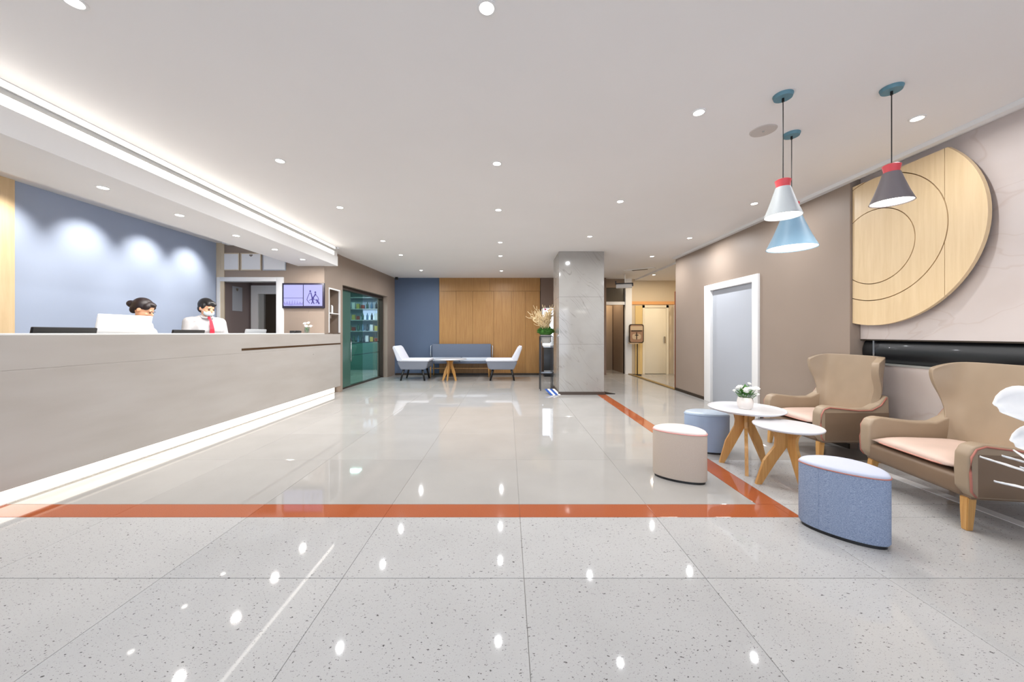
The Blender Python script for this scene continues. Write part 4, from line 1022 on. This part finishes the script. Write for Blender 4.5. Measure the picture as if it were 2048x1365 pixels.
# ================================================================= SIDE ROOM
t = thing('display_board', 'rounded brown display board on a slim post by the passage', 'sign', (3.52, 9.88, 0))
def rrect(w, h, r, z0, n=6):
    p = []
    for cx, cz, a0 in ((w-r, h-r, 0), (-w+r, h-r, 90), (-w+r, -h+r, 180), (w-r, -h+r, 270)):
        for k in range(n+1): a = rad(a0+90*k/n); p.append((cx+r*math.cos(a), z0+cz+r*math.sin(a)))
    return p
def plate(name, pts, y0, y1, m):
    b = B(); va = [b.verts.new((x, y0, z)) for x, z in pts]; vb = [b.verts.new((x, y1, z)) for x, z in pts]; n = len(pts)
    b.faces.new(va); b.faces.new(vb[::-1])
    for i in range(n): b.faces.new((va[i], vb[i], vb[(i+1) % n], va[(i+1) % n]))
    bmesh.ops.recalc_face_normals(b, faces=b.faces[:]); return obj(name, b, m, t)
plate('frame', rrect(.20, .26, .06, 1.14), -.02, .02, 'darkbrown'); plate('panel', rrect(.175, .235, .05, 1.14), -.026, -.02, mat('board_tan', (150, 116, 92), .5))
plate('upper_band', rrect(.17, .055, .02, 1.29), -.030, -.026, 'tan'); plate('dark_line', rrect(.15, .012, .01, 1.215), -.032, -.026, 'darkbrown'); plate('pale_patch', rrect(.12, .075, .06, 1.06), -.030, -.026, 'tan')
plate('dark_line', rrect(.05, .012, .01, 1.10), -.033, -.03, 'darkbrown'); plate('side_line', rrect(.012, .10, .01, 1.08), -.033, -.026, 'darkbrown')
b = B(); tube(b, [(0.03, .0, 0.02), (.03, .0, .9)], .014); obj('post', b, 'darkbrown', t, smooth=True); bx('foot', 'black', t, -.10, .12, -.08, .08, 0, .025, r=.006); bx('tray', 'tan', t, -.2, .05, -.06, .06, .86, .885)
t = thing('towel_rack', 'white rack of folded towels in the side room', 'rack', (4.86, 9.95, 0))
b = B(); 
for x in (-.19, .19):
    for y in (-.15, .15): box(b, x-.012, x+.012, y-.012, y+.012, 0, 1.95)
obj('frame', b, 'white', t)
for z in (.35, .75, 1.15, 1.55, 1.9): bx('shelf_board', 'white', t, -.2, .2, -.16, .16, z, z+.02)
k = 0
for z, rn in ((.37, 'bottom'), (.77, 'second'), (1.17, 'third'), (1.57, 'top')):
    for i in range(3):
        b = B(); rbox(b, -.16, .16, -.12, .12, 0, .075, .025, 3); o = obj('folded_towel', b, ['paper', 'doorcream', 'pink'][(i+k) % 3], smooth=True); o.location = (4.86, 9.95, z+.078*i)
        tag(o, f'{["white", "cream", "blush"][(i+k) % 3]} folded towel on the {rn} rack shelf', 'towel', 'folded towels')
    k += 1

# ================================================================= WHITE PAPER PLANT, RIGHT EDGE
t = thing('paper_flower', 'white sculptural paper flower with broad petals at right edge', 'ornament', (2.68, 1.70, 0))
b = B(); lathe(b, [(0, 0), (.09, 0), (.11, .04), (.10, .30), (.085, .30), (.09, .04), (0, .04)], 28); obj('pot', b, 'black', t, smooth=True)
b = B(); tube(b, [(0, 0, .1), (.01, 0, .5), (0, 0, .86)], .008, 8); obj('stem', b, 'paper', t, smooth=True)
def petal(L_, W_, a, el, z, droop, name='petal', blunt=.6, roll=0):
    b = B(); n = 10; ro = []
    for i in range(n+1):
        u = i/n; w_ = W_*(math.sin(PI*min(1, u*.92+.04))**blunt); row = []
        for j in range(-3, 4):
            v_ = j/3; row.append(b.verts.new((L_*u, v_*w_, -droop*u*u+.12*w_*(v_*v_)+.004*math.sin(9*u+5*v_))))
        ro.append(row)
    for A, C in zip(ro, ro[1:]):
        for j in range(6): b.faces.new((A[j], A[j+1], C[j+1], C[j]))
    o = obj(name, b, 'paper', t, smooth=True); so = o.modifiers.new('s', 'SOLIDIFY'); so.thickness = .003
    o.location = (0, 0, z); o.rotation_euler = (roll, -el, a); return o
for a, L_, W_, z, el, ro in ((PI, .345, .115, .80, 0, -.85), (PI*.2, .3, .09, .84, .1, -.6), (PI*1.72, .3, .09, .84, .1, -.6)): petal(L_, W_, a, el, z, .02, roll=ro)
for a, L_, W_, z, ro in ((PI*1.0, .27, .085, .645, -.85), (PI*.3, .26, .07, .66, -.6), (PI*1.7, .26, .07, .66, -.6)): petal(L_, W_, a, -.05, z, .02, roll=ro)
for a, L_, W_, z, el in ((PI*1.0, .36, .018, .47, .28), (PI*1.03, .32, .016, .42, .34), (PI*.97, .35, .017, .36, .22), (PI*.8, .3, .016, .42, .3), (PI*1.25, .3, .016, .40, .3), (PI*.4, .3, .016, .42, .3), (PI*1.7, .3, .016, .42, .3)): petal(L_, W_, a, el, z, .0, 'spiky_leaf', .8)

downlight(2.86, 10.8, 2.64, 'unseen downlight added to brighten the recess beyond the column', bpy.data.lights['warm_light'], group='added recess downlights')  # lamp added to lighten the dark recess; no fitting visible there
b = bx('trim_7', 'white', None, 3.05, 3.13, 1.2, 3.3, 0, .004); struct(b, 'thin white strip on the floor under the armchairs', 'trim')  # thin white strip raised slightly above the tiles
